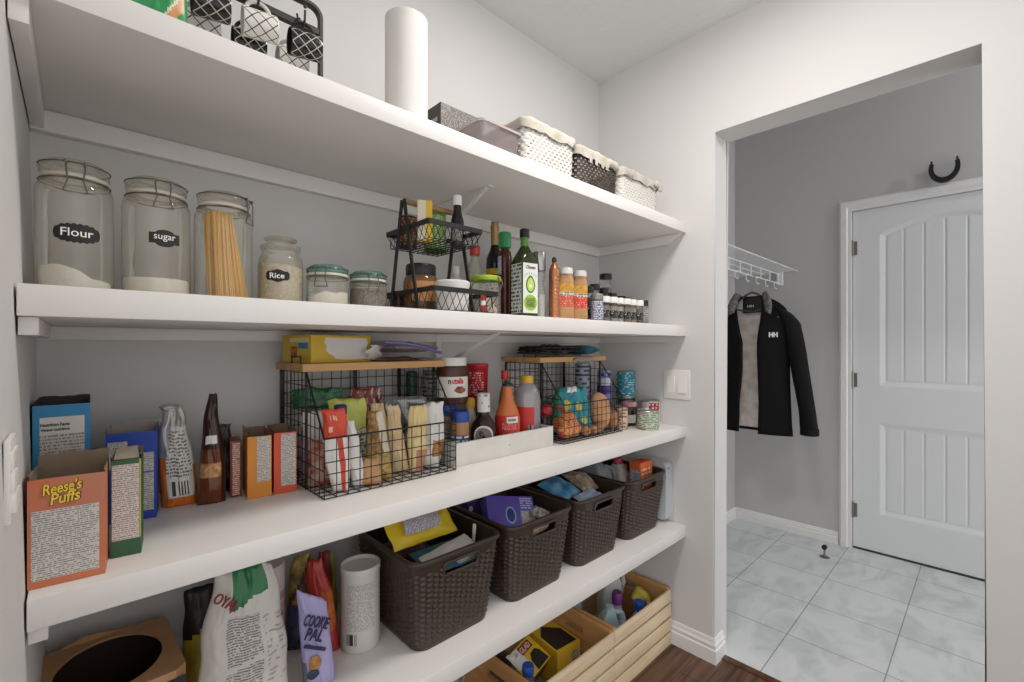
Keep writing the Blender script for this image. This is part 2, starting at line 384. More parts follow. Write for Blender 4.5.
def pouch(name, m, parent, w, h, d, top=.85, seed=0, nu=22, nt=24, crumple=.004, region=None, base=1.0, lean=0, topd=.06, peak=0, bulge=.5, skew=0, pw=1.6, slope=0):
    """soft packet standing on z=0, front to -Y: pillow section, flat sealed top, creased film. region(u,t,front)->material slot"""
    b = BM(); sheets = []
    for side in (-1, 1):
        S = []
        for k in range(nt+1):
            t = k/nt; row = []
            ww = w/2*(base + (1-base)*min(1, t*3))*(1 - (1-top)*t**pw)
            for i in range(nu+1):
                u = -1 + 2*i/nu
                th = d/2*(max(0, 1-abs(u)**2.6))**.6*((1-t)**bulge*(1-topd)+topd)*(min(1, .35+t*5))
                q = Vector((u*3+seed*7.1, t*5+side*2.3, seed*1.7))
                nz = noise.noise(q*1.1)*.7 + noise.noise(q*2.6)*.5
                edge = 1-abs(u)**4
                x = u*ww + noise.noise(Vector((t*4, seed*3.3, side*.0)))*crumple*1.2*t + skew*t
                y = side*(th + max(0, th and nz*crumple*edge)) + lean*t*t
                z = h*t - slope*u*t + (peak*(1-abs(u))*t if peak else 0) + (noise.noise(Vector((u*2.5, seed*5.0, 1)))*crumple*1.0*t)
                row.append((x, y, z))
            S.append(row)
        sheets.append(S)
    for si, S in enumerate(sheets):
        V = [[b.b.verts.new(p) for p in r] for r in S]
        for k in range(nt):
            for i in range(nu):
                f = b.b.faces.new((V[k][i], V[k][i+1], V[k+1][i+1], V[k+1][i]))
                f.material_index = region(-1+2*(i+.5)/nu, (k+.5)/nt, si == 0) if region else 0
                for l, q in zip(f.loops, ((i/nu, k/nt), ((i+1)/nu, k/nt), ((i+1)/nu, (k+1)/nt), (i/nu, (k+1)/nt))): l[b.uv].uv = q
    bmesh.ops.remove_doubles(b.b, verts=b.b.verts[:], dist=1e-5)
    # close the bottom
    bnd = [e for e in b.b.edges if e.is_boundary]
    if bnd: bmesh.ops.holes_fill(b.b, edges=bnd, sides=0)
    return b.make(name, m, parent, ang=1.2)

def lump(b, c, rx, ry, rz, seed=0, amp=.08, freq=2.2, mi=0, sub=3):
    t = bmesh.new(); bmesh.ops.create_icosphere(t, subdivisions=sub, radius=1)
    for v in t.verts:
        k = 1 + amp*noise.noise(v.co*freq + Vector((seed*5.7, seed, 0))); v.co = Vector((v.co.x*rx*k, v.co.y*ry*k, v.co.z*rz*k)) + Vector(c)
    b.add(t, mi); return b

# ================================================================== the room
XR, YB, YF = 1.796, 1.287, .858          # right wall face, back wall face, shelf fronts
def wl(z): return -.0465 - (z-.8)*.0215  # the left wall leans out a little with height (at the shelf front)
b = BM(); b.box(-.9, 1.86, -1.9, 1.32, -.05, 0); struct(b.make('floor', woodmat('dark_hardwood', '#40291d', '#83604a', (2.5, 45, 10), .35, (1.1, .09)), smooth=False))
b = BM(); b.box(1.86, 3.6, -2.3, 1.40, -.05, 0); struct(b.make('floor_entry', tilemat(), smooth=False))
b = BM(); b.box(1.835, 1.868, .0, .76, 0, .004, bev=.0015); struct(b.make('trim_1', woodmat('wood_threshold', '#452a1d', '#6b4632', (3, 40, 40), .35)))
b = BM(); b.box(-.20, XR+.13, YB, YB+.1, 0, 2.6); struct(b.make('wall_back', WALL, smooth=False))
# left wall: one face, leaning
b = BM(); y0, y1 = .62, YB; k0, k1 = y0/.858, y1/.858
top, bot = wl(2.6), wl(0)
P = [(bot*1.0, y0, 0), (bot, y1, 0), (top, y1, 2.6), (top, y0, 2.6)]
Q = [(p[0]-.1, p[1], p[2]) for p in P]
for f in (P, Q, [P[0], Q[0], Q[3], P[3]], [P[1], P[2], Q[2], Q[1]], [P[3], Q[3], Q[2], P[2]], [P[0], P[1], Q[1], Q[0]]): b.face(f)
struct(b.make('wall_left', WALL, smooth=False))
# right wall with the doorless opening
b = BM(); YO1, YO2, ZO, TW = .746, .0125, 2.06, .130
b.prism([(YB+.1, 0), (YO1, 0), (YO1, ZO), (YO2, ZO), (YO2, 0), (-1.9, 0), (-1.9, 3.1), (YB+.1, 3.1)], TW, 'X', XR)
bmesh.ops.bevel(b.b, geom=[e for e in b.b.edges if abs(e.verts[0].co.y-e.verts[1].co.y) < 1e-6 and abs(e.verts[0].co.x-e.verts[1].co.x) < 1e-6 and e.verts[0].co.y < .8 and e.verts[0].co.y > -1], offset=.006, segments=3, affect='EDGES')
struct(b.make('wall_right', WALL, smooth=True, ang=.5))
b = BM(); b.box(-.9, XR+.13, -1.9, YB+.1, 2.474, 2.55); struct(b.make('ceiling', CEIL, smooth=False))
# entry beyond the opening
XD = 3.425
DY1, DY0, DZ = .584, -.236, 2.045
b = BM(); b.prism([(1.42, 0), (DY1+.006, 0), (DY1+.006, DZ+.006), (DY0-.006, DZ+.006), (DY0-.006, 0), (-2.3, 0), (-2.3, 3.1), (1.42, 3.1)], .12, 'X', XD)
struct(b.make('wall_entry_far', EWALL, smooth=False))
b = BM(); b.box(1.926, 3.55, 1.272, 1.40, 0, 3.1); struct(b.make('wall_entry_left', EWALL, smooth=False))
b = BM(); b.box(1.926, 3.55, -2.4, -2.3, 2.1, 3.1); struct(b.make('wall_entry_right_unseen', WALL, smooth=False))  # unseen wall piece, cut to keep side light off the upper entry
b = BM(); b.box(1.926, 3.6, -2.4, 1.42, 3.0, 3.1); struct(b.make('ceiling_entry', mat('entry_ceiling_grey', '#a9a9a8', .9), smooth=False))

def baseb(name, path, h=.092, t=.015):
    """baseboard profile swept along a floor path, room side to the right of travel"""
    prof = [(0, 0), (t, 0), (t, h*.55), (t*.72, h*.60), (t*.72, h*.70), (t*.8, h*.74), (t*.45, h*.84), (t*.45, h*.92), (t*.25, h), (0, h)]
    b = BM(); n = len(path); rings = []
    for i, p in enumerate(path):
        p = Vector(p); d = [(Vector(path[j+1])-Vector(path[j])).normalized() for j in (i-1, i) if 0 <= j < n-1]
        ns = [Vector((q.y, -q.x)) for q in d]; m = sum(ns, Vector((0, 0)))
        m = m/m.length_squared*len(ns) if len(ns) > 1 else ns[0]
        if len(ns) > 1: m = (ns[0]+ns[1])/(1+ns[0].dot(ns[1]))
        rings.append([(p.x+m.x*a, p.y+m.y*a, z) for a, z in prof])
    b.loft(rings, cap0=True, cap1=True); return struct(b.make(name, TRIM, ang=.4))
baseb('baseboard_right', [(XR, 1.287), (XR, YO1), (XR+.075, YO1)][::-1] if 0 else [(XR, 1.287), (XR, YO1), (XR+.08, YO1)])
baseb('baseboard_right_near', [(XR, YO2), (XR, -1.8)])
baseb('baseboard_entry', [(1.93, 1.272), (XD, 1.272), (XD, DY1+.072)], .075, .013)

# door casing and the panelled door
b = BM()
cas = [(0, 0), (.012, 0), (.012, .018), (.017, .024), (.017, .052), (.012, .058), (.0, .066)]   # (proud of wall, out from the opening)
def cring(y, z, sy, sz):
    return [(XD-a, y+sy*o, z+sz*o) for a, o in cas]
b.loft([cring(DY1+.004, 0, 1, 0), cring(DY1+.004, DZ+.004, 1, 1), cring(DY0-.004, DZ+.004, -1, 1), cring(DY0-.004, 0, -1, 0)], cap0=True, cap1=True)
b.box(XD-.002, XD+.05, DY1-.0005+.003, DY1+.006, 0, DZ+.004); b.box(XD-.002, XD+.05, DY0-.006, DY0-.003, 0, DZ+.004); b.box(XD-.002, XD+.05, DY0, DY1, DZ+.003, DZ+.006)
struct(b.make('trim_2', TRIM, ang=.35))

door = thing('door_1', 'white two-panel door with arched top panel in the tiled entry', 'door', (XD+.006, (DY1+DY0)/2, .012))
struct(door)
W2, HD = (DY1-DY0)/2-.002, DZ-.012
b = BM(); NY, NZ = 170, 380
def pan(y, z):
    """depth of the moulded face at y (from centre), z"""
    d = 0
    for z0, z1, arch in ((.222, .760, 0), (.982, 1.872, .075)):
        zt = z1 + (arch*(1-(y/.285)**2) if arch and abs(y) < .285 else 0)
        s = min(.280-abs(y), z-z0, zt-z)
        if s > 0:
            if s < .010: d = .004*s/.010
            elif s < .026: d = .004+.006*(s-.010)/.016
            else:
                d = .0075
                if s > .034:
                    g = ((y+.0435) % .087)-.0435
                    if abs(g) < .0045: d += .004*(1-abs(g)/.0045)
                else: d = .010-.0025*(s-.026)/.008
    return d
V = [[b.b.verts.new((pan(-W2+2*W2*i/NY, HD*k/NZ), -W2+2*W2*i/NY, HD*k/NZ)) for i in range(NY+1)] for k in range(NZ+1)]
for k in range(NZ):
    for i in range(NY): b.b.faces.new((V[k][i], V[k+1][i], V[k+1][i+1], V[k][i+1]))
b.box(.010, .040, -W2, W2, 0, HD)
b.make('door_slab', DOORM, door, ang=1.2, recalc=False)
for zz in (1.81, 1.01, .22):
    b = BM(); b.lathe([(0, -.045), (.0065, -.045), (.0065, .045), (0, .045)], 12, (-.008, W2+.002, zz))
    b.box(-.002, .001, W2-.020, W2+.004, zz-.042, zz+.042); b.lathe([(0, .045), (.004, .046), (.003, .052), (0, .053)], 10, (-.008, W2+.002, zz))
    o = b.make('hinge', STEEL, door); o['label'] = 'steel hinge'
b = BM(); b.box(-.003, .045, -W2, W2, -.012, -.005); o = b.make('threshold_strip', mat('dark_threshold', '#3c3b3a', .5), door, smooth=False)

# ================================================================== the four shelves
def shelf(name, zt, zb, label, cleatz=.042, brackets=(), x0=None, fr=.015):
    t = thing(name, label, 'shelf', (.87, YB, zt))
    xl = max(wl(zt), wl(zb))+.002 if x0 is None else x0
    X = lambda x: x-.87
    b = BM(); b.box(X(xl), X(XR-.0005), YF-YB, -.0005, zb-zt, 0, bev=.0018); b.make('board', SHELF, t)
    b = BM(); b.box(X(xl), X(XR-.001), -.021, -.0006, zb-zt-cleatz, zb-zt-.0006, bev=.001); b.make('back_cleat', SHELF, t)
    b = BM(); z9 = zb-zt-.0006; b.prism([(YF-YB+fr, z9), (-.022, z9), (-.022, z9-cleatz*.9), (YF-YB+fr+.06, z9-cleatz*.9)], .018, 'X', X(XR-.0187)); b.make('side_cleat', SHELF, t, smooth=False)
    b = BM(); b.box(X(xl+.0005), X(xl+.0195), YF-YB+.012, -.022, zb-zt-cleatz*.9, zb-zt-.0006, bev=.001); b.make('side_cleat', SHELF, t)
    for bx, reach, drop in brackets:
        b = BM(); zz = zb-zt-.0006
        b.box(X(bx-.009), X(bx+.009), -reach, -.022, zz-.002, zz)                    # arm
        b.box(X(bx-.009), X(bx+.009), -.0235, -.0212, zz-drop, zz)                   # wall leg
        p0, p1 = Vector((X(bx), -reach+.02, zz-.003)), Vector((X(bx), -.024, zz-drop+.012))
        d = (p1-p0).normalized(); n = Vector((0, -d.z, d.y))
        b.prism([(p0.y, p0.z), (p1.y, p1.z), (p1.y+n.y*.003, p1.z+n.z*.003), (p0.y+n.y*.003, p0.z+n.z*.003)], .010, 'X', X(bx)-.005)
        b.prism([(p0.y, p0.z), (p1.y, p1.z), (p1.y-n.y*.006, p1.z-n.z*.006), (p0.y-n.y*.006, p0.z-n.z*.006)], .003, 'X', X(bx)-.0015)
        b.make('bracket', TRIM, t, smooth=False)
    return t
shelf('wall_shelf', 1.731, 1.690, 'topmost white wall shelf, under the paper towel roll and wicker baskets', brackets=((.86, .30, .13),))
shelf('wall_shelf', 1.312, 1.270, 'white wall shelf under the flour, sugar and spice jars', .027, brackets=((.87, .34, .12),))
shelf('wall_shelf', .902, .861, 'white wall shelf under the cereal boxes and wire baskets', .024, fr=.14)
shelf('wall_shelf', .500, .455, 'lowest white wall shelf, under the four dark woven bins', .024, fr=.14)

# ================================================================== entry: wire shelf, jacket, horseshoe, door stop
WW = mat('white_wire_coat', '#e9e9e9', .4)
t = thing('wire_shelf', 'white wire closet shelf with hanging loops, above the black jacket', 'shelf', (2.7, 1.272, 1.70))
X0, X1 = 1.935, 3.42
b = BM(); L = lambda x, y, z: (x-2.7, y-1.272, z-1.70)
for y, z in ((.875, 1.718), (1.262, 1.718), (1.07, 1.713)): b.tube([L(X0, y, z), L(X1, y, z)], .0032, 8)
n = 58
for i in range(n): x = X0+.012+(X1-X0-.02)*i/(n-1); b.tube([L(x, .875, 1.7215), L(x, 1.262, 1.7215)], .0013, 5)
b.make('wire_deck', WW, t)
b = BM()
for z in (1.705, 1.643): b.tube([L(X0, .977, z), L(X1-.01, .977, z)], .0035, 8)
x = X1-.05
while x > X0: b.box(x-2.7-.005, x-2.7+.005, .977-1.272-.002, .977-1.272+.002, 1.64-1.70, 1.71-1.70); x -= .165
b.make('hang_rail', WW, t)
x = X1-.10
while x > X0+.1:
    b = BM(); b.tube([L(x+.030*math.cos(a), .977, 1.626+.022*math.sin(a)) for a in [PI*.75-PI*1.5*i/14+PI for i in range(15)]], .0025, 6); x -= .165; b.make('hanging_loop', WW, t)
b = BM(); b.box(X1-2.7-.012, X1-2.7+.003, .960-1.272, .998-1.272, 1.632-1.70, 1.722-1.70, bev=.002); b.make('end_bracket', WW, t)

# jacket: faces -X; local frame x -> world -Y (viewer's right), y -> world +X (depth), z up
JM = mat('black_softshell', '#07080a', .7, bump=(40, .25), spec=.2); LIN = mat('grey_satin_lining', '#e2d9d3', .35, vary=(16, '#c4bab4'), bump=(18, .4))
jk = thing('jacket', 'black jacket with grey lining hanging on a hanger in the entry', 'jacket', (2.89, .976, 0), -PI/2)
def jw(z):  # half width of the body by height
    K = [(.725, .213), (.80, .208), (1.0, .200), (1.2, .197), (1.33, .200), (1.40, .196), (1.445, .178), (1.485, .135), (1.51, .085), (1.525, .058)]
    for (a, p), (c, q) in zip(K, K[1:]):
        if z <= c: f = (z-a)/(c-a); return p+(q-p)*f
    return K[-1][1]
def jd(z): return .075 if z < 1.3 else .075-.045*min(1, (z-1.3)/.22)
def gap(z): # left/right edge of the open front
    K = [(.725, (-.052, .052)), (.9, (-.048, .056)), (1.1, (-.030, .050)), (1.25, (-.030, .046)), (1.38, (-.062, .058)), (1.46, (-.078, .064)), (1.525, (-.050, .050))]
    for (a, p), (c, q) in zip(K, K[1:]):
        if z <= c: f = (z-a)/(c-a); return p[0]+(q[0]-p[0])*f, p[1]+(q[1]-p[1])*f
    return K[-1][1]
NZJ = 46; zs = [.725+(1.525-.725)*k/NZJ for k in range(NZJ+1)]
def jrow(z, inset=0):
    w, d = jw(z)-inset, jd(z)-inset; g0, g1 = gap(z); row = []
    def yo(x): return -d*math.sqrt(max(0, 1-(x/w)**2))*.85
    def wob(x, z, s): return .006*noise.noise(Vector((x*9, z*5, s)))*(1.6-z*.6)
    for i in range(13):   # right front, opening edge to side
        x = g1+(w-g1)*math.sin(PI/2*i/12); row.append((x, yo(x)+wob(x, z, 1), z))
    for i in range(1, 20):  # across the back
        x = w*math.cos(PI*i/20); row.append((x, d*math.sin(PI*i/20)*.8+wob(x, z, 2), z))
    for i in range(13):
        x = -w + (g0+w)*(1-math.cos(PI/2*i/12)) ; row.append((x, yo(x)+wob(x, z, 3), z))
    return row
b = BM(); b.loft([jrow(z) for z in zs], closed=False); o = b.make('jacket_body', JM, jk, ang=2)
s = o.modifiers.new('solid', 'SOLIDIFY'); s.thickness = .004; s.offset = -1
b = BM(); b.loft([jrow(z, .0075) for z in zs[1:-1]], closed=False); b.make('lining', LIN, jk, ang=2)
b = BM(); b.box(-.056, .056, .0115, .0155, 1.425, 1.518, bev=.0015); o = b.make('neck_panel', mat('black_satin', '#101114', .4), jk)
text('HH', .034, WHITE, jk, (-.012, .0110, 1.465), .014, name='emblem')
text('XL', .03, WHITE, jk, (.02, .034, 1.427), .008, name='size_tag') if 0 else None
def sleeve(side):
    b = BM(); R = []
    path = [(.120, 1.462, .020, .030), (.160, 1.432, .044, .056), (.196, 1.38, .050, .064), (.222, 1.25, .047, .062), (.246, 1.10, .044, .056), (.268, .95, .042, .052), (.284, .84, .041, .049), (.292, .752, .042, .047)]
    for i in range(25):
        f = i/24*(len(path)-1); k = min(int(f), len(path)-2); f -= k
        x, z, rx, ry = [path[k][q]+(path[k+1][q]-path[k][q])*f for q in range(4)]
        ring = []
        for j in range(20):
            a = 2*PI*j/20; nz = 1+.10*noise.noise(Vector((math.cos(a)*1.5, math.sin(a)*1.5+side, z*9)))
            ring.append((side*(x+rx*math.cos(a)*nz), .004+ry*math.sin(a)*nz*.8, z - rx*math.cos(a)*(.12 if z < 1.3 else .5)))
        R.append(ring)
    b.loft(R, cap0=True, cap1=True); return b.make('sleeve', JM, jk, ang=2)
sl = sleeve(1); sleeve(-1)
b = BM(); b.lathe([(.0435, .742), (.045, .745), (.045, .775), (.043, .778)], 20, (.2915, .004, 0), sy=1.0); b.make('cuff', mat('black_trim', '#0b0b0d', .7, spec=.2), sl)
# open collar: two lapels folded outward, grey inside
for sd, nm in ((1, 0), (-1, 0)):
    b = BM(); R = []
    for i in range(12):
        f = i/11; p = Vector((sd*(.058+.028*f), -.012-.035*f, 1.53-.105*f))
        q = p + Vector((sd*(.030+.016*math.sin(PI*f)), -.016, .014-.030*f)); m_ = (p+q)/2+Vector((0, -.008, .006)); R.append([p, m_, q, q+Vector((0, .006, -.004)), m_+Vector((0, .008, -.006)), p+Vector((0, .006, 0))])
    b.loft(R, cap0=True, cap1=True); b.make('collar', mat('grey_collar', '#7c7875', .6, vary=(60, '#4a4744')), jk, ang=2)
text('HH', .044, WHITE, jk, (.132, -.062, 1.292), .028, name='emblem', rzz=.25, bold=.06)
b = BM(); b.box(.148, .157, -.052, -.046, 1.388, 1.393); b.make('zipper_pull', STEEL, jk)
t = thing('coat_hanger', 'dark plastic hanger inside the black jacket, hooked on the wire rail', 'hanger', (2.89, .976, 0), -PI/2)
b = BM(); b.tube([(-.125, 0, 1.455), (-.085, 0, 1.492), (-.036, 0, 1.530), (0, 0, 1.545), (.036, 0, 1.530), (.085, 0, 1.492), (.125, 0, 1.455)], .0060, 10)
b.tube([(-.125, 0, 1.455), (0, 0, 1.43), (.125, 0, 1.455)], .005, 8); b.make('hanger_body', mat('slate_plastic', '#42474d', .45), t)
b = BM(); b.tube([(0, 0, 1.548), (0, 0, 1.60)] + [(0, -.015*math.sin(a)*0 + 0, 1.60) for a in ()] + [(-.001+.017*math.cos(a), 0, 1.632+.017*math.sin(a)) for a in [-.4+.28*i for i in range(13)]], .0021, 8); b.make('hook', STEEL, t)

# horseshoe, standing proud of the wall above the door casing
b = BM(); R = []
for i in range(33):
    a = PI*(-.10)+PI*1.2*i/32 + PI; f = abs(i-16)/16
    c_ = Vector((.054*math.cos(a)*(1-.10*max(0, f-.6)), .073*math.sin(a))); n_ = c_.normalized(); wd = .0150-.0060*f
    R.append([(-.008, *(c_-n_*wd)), (.004, *(c_-n_*wd)), (.004, *(c_+n_*wd)), (-.008, *(c_+n_*wd))])
b.loft(R, cap0=True, cap1=True)
for i in (4, 28):
    a = PI*(-.10)+PI*1.2*i/32 + PI; b.tube([(0, .058*math.cos(a), .075*math.sin(a)), (.034, .058*math.cos(a), .075*math.sin(a))], .002, 6)
for i in (0, 32):
    a = PI*(-.10)+PI*1.2*i/32 + PI; b.box(-.010, .004, .053*math.cos(a)-.004, .053*math.cos(a)+.004, .072*math.sin(a)-.004, .072*math.sin(a)+.016)
o = b.make('horseshoe', mat('black_iron', '#101012', .5, bump=(90, .3)), ang=.5); o.location = (XD-.034, .176, 2.198)
tag(o, 'black iron horseshoe mounted on the wall above the white door', 'horseshoe')
t = thing('door_stop', 'small metal door stop standing on the grey floor tile', 'door stop', (3.155, .671, 0))
b = BM(); b.lathe([(0, 0), (.026, 0), (.026, .003), (.020, .006), (.008, .010), (.0055, .018), (.0055, .050), (0, .050)], 20); b.make('post', STEEL, t)
b = BM(); b.lathe([(0, -.012), (.011, -.012), (.013, -.008), (.013, .010), (.008, .013), (0, .013)], 16, M=Matrix.Translation((-.004, 0, .058)) @ Matrix.Rotation(PI/2, 4, 'Y')); b.make('rubber_bumper', mat('black_rubber', '#191919', .7), t)

# light switch
t = thing('light_switch', 'white double rocker light switch on the pantry wall', 'light switch', (XR, .896, 1.071), -PI/2)
b = BM(); b.box(-.057, .057, -.005, 0, -.060, .060, bev=.0022); b.make('wall_plate', WHITE, t)
for xx, tl in ((-.024, 1), (.024, -1)):
    b = BM(); b.prism([(-.005, -.033), (-.0055-.004*(tl < 0), -.033), (-.0065, 0), (-.0055-.004*(tl > 0), .033), (-.005, .033)], .032, 'X', xx-.016); b.make('rocker', mat('switch_rocker', '#f0eeea', .3), t, ang=.3)

# pale plastic item fixed on the left wall, cut by the frame
b = BM()
for i in range(3): b.prism([(0, 0), (.014-.002*i, .0), (.017-.002*i, .012), (0, .020)], .07, 'Y', .735+.014*i) if 0 else b.box(-.004, .0048-.001*i, .69, .742-.010*(i % 2), .022*i-.03, .022*i-.012, bev=.001)
b.box(-.004, .001, .685, .748, -.04, .045, bev=.001)
o = b.make('wall_hook', WHITE); o.location = (wl(1.08)+.004, 0, 1.09); tag(o, 'white plastic wall hook on the left wall, cut off by the left picture edge', 'hook')

# ================================================================== top shelf
ZT = 1.7315
DRACK = mat('dark_bronze_metal', '#2c2825', .5)
t = thing('mug_rack', 'dark metal mug rack with an arched frame on the top shelf', 'mug rack', (.365, .955, ZT))
b = BM(); r = .008
def flat(b, pts, w=.0075, th=.003):
    R = []
    for i, p in enumerate(pts):
        p = Vector(p); d = (Vector(pts[min(i+1, len(pts)-1)])-Vector(pts[max(i-1, 0)])).normalized(); n = Vector((d.z, 0, -d.x)); y = Vector((0, 1, 0))
        R.append([p+n*th-y*w, p+n*th+y*w, p-n*th+y*w, p-n*th-y*w])
    b.loft(R, cap0=True, cap1=True)
W = .262
arc = [(0, 0, .004), (0, 0, .170)] + [(-.022+.022*math.cos(a), 0, .170+.022*math.sin(a)) for a in [PI/2*i/6 for i in range(1, 7)]]
arc2 = [(-W-p[0], p[1], p[2]) for p in arc][::-1]
flat(b, arc+arc2); b.make('frame', DRACK, t, ang=.5)
b = BM(); b.box(-W+.003, -.003, -.006, .006, .136, .148); b.make('cross_rail', DRACK, t, smooth=False)
for x in (-.01, -W+.01):
    b = BM(); b.box(x-.010, x+.010, -.034, .040, 0, .0055, bev=.001); b.make('foot', DRACK, t)
MUGX = (-.198, -.122, -.043)
for x in MUGX:
    for s in (-1, 1):
        b = BM(); b.tube([(x+.004*s, s*.004, .158), (x+.004*s, s*.010, .142), (x+.004*s, s*.024, .119), (x+.004*s, s*.036, .1155), (x+.004*s, s*.046, .124), (x+.004*s, s*.048, .142)], .0022, 6)
        lump(b, (x+.004*s, s*.048, .149), .0035, .0035, .0035, sub=2); b.make('hook', DRACK, t)
MW, MK = latticemat('mug_white_glaze', '#dedad2', '#3a3632'), latticemat('mug_black_glaze', '#191716', '#b9b2aa')
MIN, MIK = mat('mug_white_inside', '#d8d4cc', .3), mat('mug_black_inside', '#151312', .3)
def mug(label, x, y, z, body, inner, tilt=.0):
    m = thing('mug', label, 'mug', (x, y, z), group='mugs on the rack')
    m.rotation_euler = (0, -.06, -.12)
    b = BM(); Mx = Matrix.Rotation(-PI/2+tilt, 4, 'Y')   # opening towards -X
    b.lathe([(0, -.028), (.0215, -.028), (.0232, -.025), (.0238, 0), (.0245, .027)], 28, M=Mx, us=7, vs=2.5)
    b.make('cup', body, m)
    b = BM(); b.lathe([(.0245, .027), (.0236, .0282), (.0226, .027), (.0218, 0), (.0200, -.022), (0, -.023)], 28, M=Mx); b.make('inside', inner, m)
    b = BM(); b.tube([Mx @ Vector((.0225+.018*math.sin(a), 0, .002-.019*math.cos(a))) for a in [PI*i/12 for i in range(13)]], .0035, 8); b.make('handle', inner, m)
    return m
LB = {(0, 0): 'black lattice mug half cut by the picture top, front row of rack', (1, 0): 'white lattice mug in the middle of the rack, front row',
      (2, 0): 'black lattice mug beside the right upright of the rack, front row', (0, 1): 'white lattice mug behind the leftmost black mug',
      (1, 1): 'black lattice mug hanging behind the white middle mug', (2, 1): 'white lattice mug behind the black mug at the rack end'}
for i, x in enumerate(MUGX):
    for row, dy in ((0, -.036), (1, .036)):
        wh = (i + row) % 2
        mug(LB[(i, row)], .365+x, .955+dy, ZT+.082, MW if wh else MK, MIN if wh else MIK)

G = mat('green_foil', '#1f8a4c', .35); 
pk = thing('snack_packet', 'green foil packet at the left end of the top shelf', 'packet', (.074, .886, ZT), .05)
pouch('film', [G, mat('orange_print', '#c98d57', .4), mat('cream_print', '#d8d0b8', .5)], pk, .112, .19, .024, seed=1, nu=40, nt=50, region=lambda u, t, f: (1 if f and .08 < t-.55*(u-.75) < .20 and .45 < u < .92 else (2 if f and u > .2 and .20 < t-.55*(u-.75) < .235 else 0)))
pk = thing('snack_packet', 'tan and white packet left of the green foil packet', 'packet', (-.016, .905, ZT), .02)
pouch('film', [mat('tan_film', '#8c7d6c', .5), WPAPER], pk, .066, .17, .03, seed=2, region=lambda u, t, f: 1 if u > .3 else 0)

t = thing('paper_towel_roll', 'tall white paper towel roll standing on the top shelf', 'paper towel', (.590, .995, ZT))
b = BM(); b.lathe([(.020, .002), (.049, 0), (.0515, .002), (.0515, .298), (.049, .300), (.020, .298)], 48); b.make('paper_roll', mat('towel_paper', '#dedad5', .9, bump=(220, .15)), t)
b = BM(); b.lathe([(.020, .001), (.020, .299), (.0185, .299), (.0185, .001)], 24); b.make('cardboard_core', KRAFT, t)

CH = mat('charcoal_card', '#4b4745', .6)
t = thing('carton', 'charcoal carton with pale printing beside the paper towel roll', 'box', (.787, 1.105, ZT))
b = BM(); b.box(-.075, .075, -.080, .080, 0, .158, bev=.001); b.make('box_body', CH, t)
panel('printed_panel', fine('grey_print', '#66615e', '#a39d98', 34, .46, 34, 3), t, -.074, .074, .001, .157, -.080)
text('~SLIM', .05, mat('pale_ink', '#c8c4c0', .6), t, (-.1003, -.03, .062), .014, rzz=-PI/2) if 0 else None
b = BM()
for k, (z, l) in enumerate(((.112, .035), (.095, .05), (.088, .04))): b.box(-.0757, -.0750, -.065, -.065+l, z, z+(.011 if k == 0 else .003))
b.make('end_print', mat('pale_ink', '#b8b4b0', .6), t, smooth=False)

MAU = clear('mauve_plastic', '#b9adad', .10, .15, .40, '#a99d9d')
t = thing('storage_tub', 'translucent mauve plastic tub between charcoal box and white wicker basket', 'tub', (.8195, .952, ZT))
b = BM(); S = lambda hw, hd, z: [(p.x, p.y, z) for p in rrect(hw, hd, .022)]
b.loft([S(.066, .050, 0), S(.072, .056, .066), S(.074, .058, .076)], cap0=True); b.make('tub_body', MAU, t)
b = BM(); b.loft([S(.074, .058, .076), S(.078, .062, .075), S(.078, .062, .081), S(.073, .057, .083), S(.072, .056, .077)]); b.make('rim', mat('mauve_rim', '#b3a7a7', .35), t)
b = BM(); b.box(-.05, .045, -.035, .03, .004, .045, bev=.01); o = b.make('folded_cloth', mat('pale_cloth', '#d8ccce', .9), None); o.location = (.8195, .952, ZT); tag(o, 'pale folded cloth inside the mauve tub', 'cloth')

def woven(b, hw0, hd0, hw1, hd1, h, r, cols, rows, sub=6, rs=5, amp=.002, z0=.0, z1=1.0, holes=None, slot=None, wick=False):
    N = cols*sub; K = rows*rs; base = rrect(1, 1, .01)
    rings = []; A0 = rrect(hw0, hd0, r, N, 8); A1 = rrect(hw1, hd1, r, N, 8)
    for k in range(K+1):
        f = k/K; R = []
        for i in range(N):
            p = A0[i].lerp(A1[i], f); q = A0[(i+1) % N].lerp(A1[(i+1) % N], f); pr = A0[i-1].lerp(A1[i-1], f)
            n = Vector((q.y-pr.y, -(q.x-pr.x))).normalized(); d = 0
            if amp and z0 < f < z1:
                c = i/sub; rr = k/rs
                if wick: d = amp*(.5+.5*math.cos(PI*c+PI*math.floor(rr)))*abs(math.sin(PI*(rr % 1)))
                else: d = amp*abs(math.sin(PI*c))**.7*(.5+.5*math.cos(2*PI*rr+PI*(int(c) % 2)))
            R.append((p.x+n.x*d, p.y+n.y*d, h*f))
        rings.append(R)
    def skip(i, k):
        x, y, z = rings[k][i]
        if slot and y < -hd0*.8 and abs(x) < slot[0] and slot[1] < z < slot[2]: return True
        return bool(holes and z0 < k/K < z1 and holes(i, k))
    b.loft(rings, skip=skip)

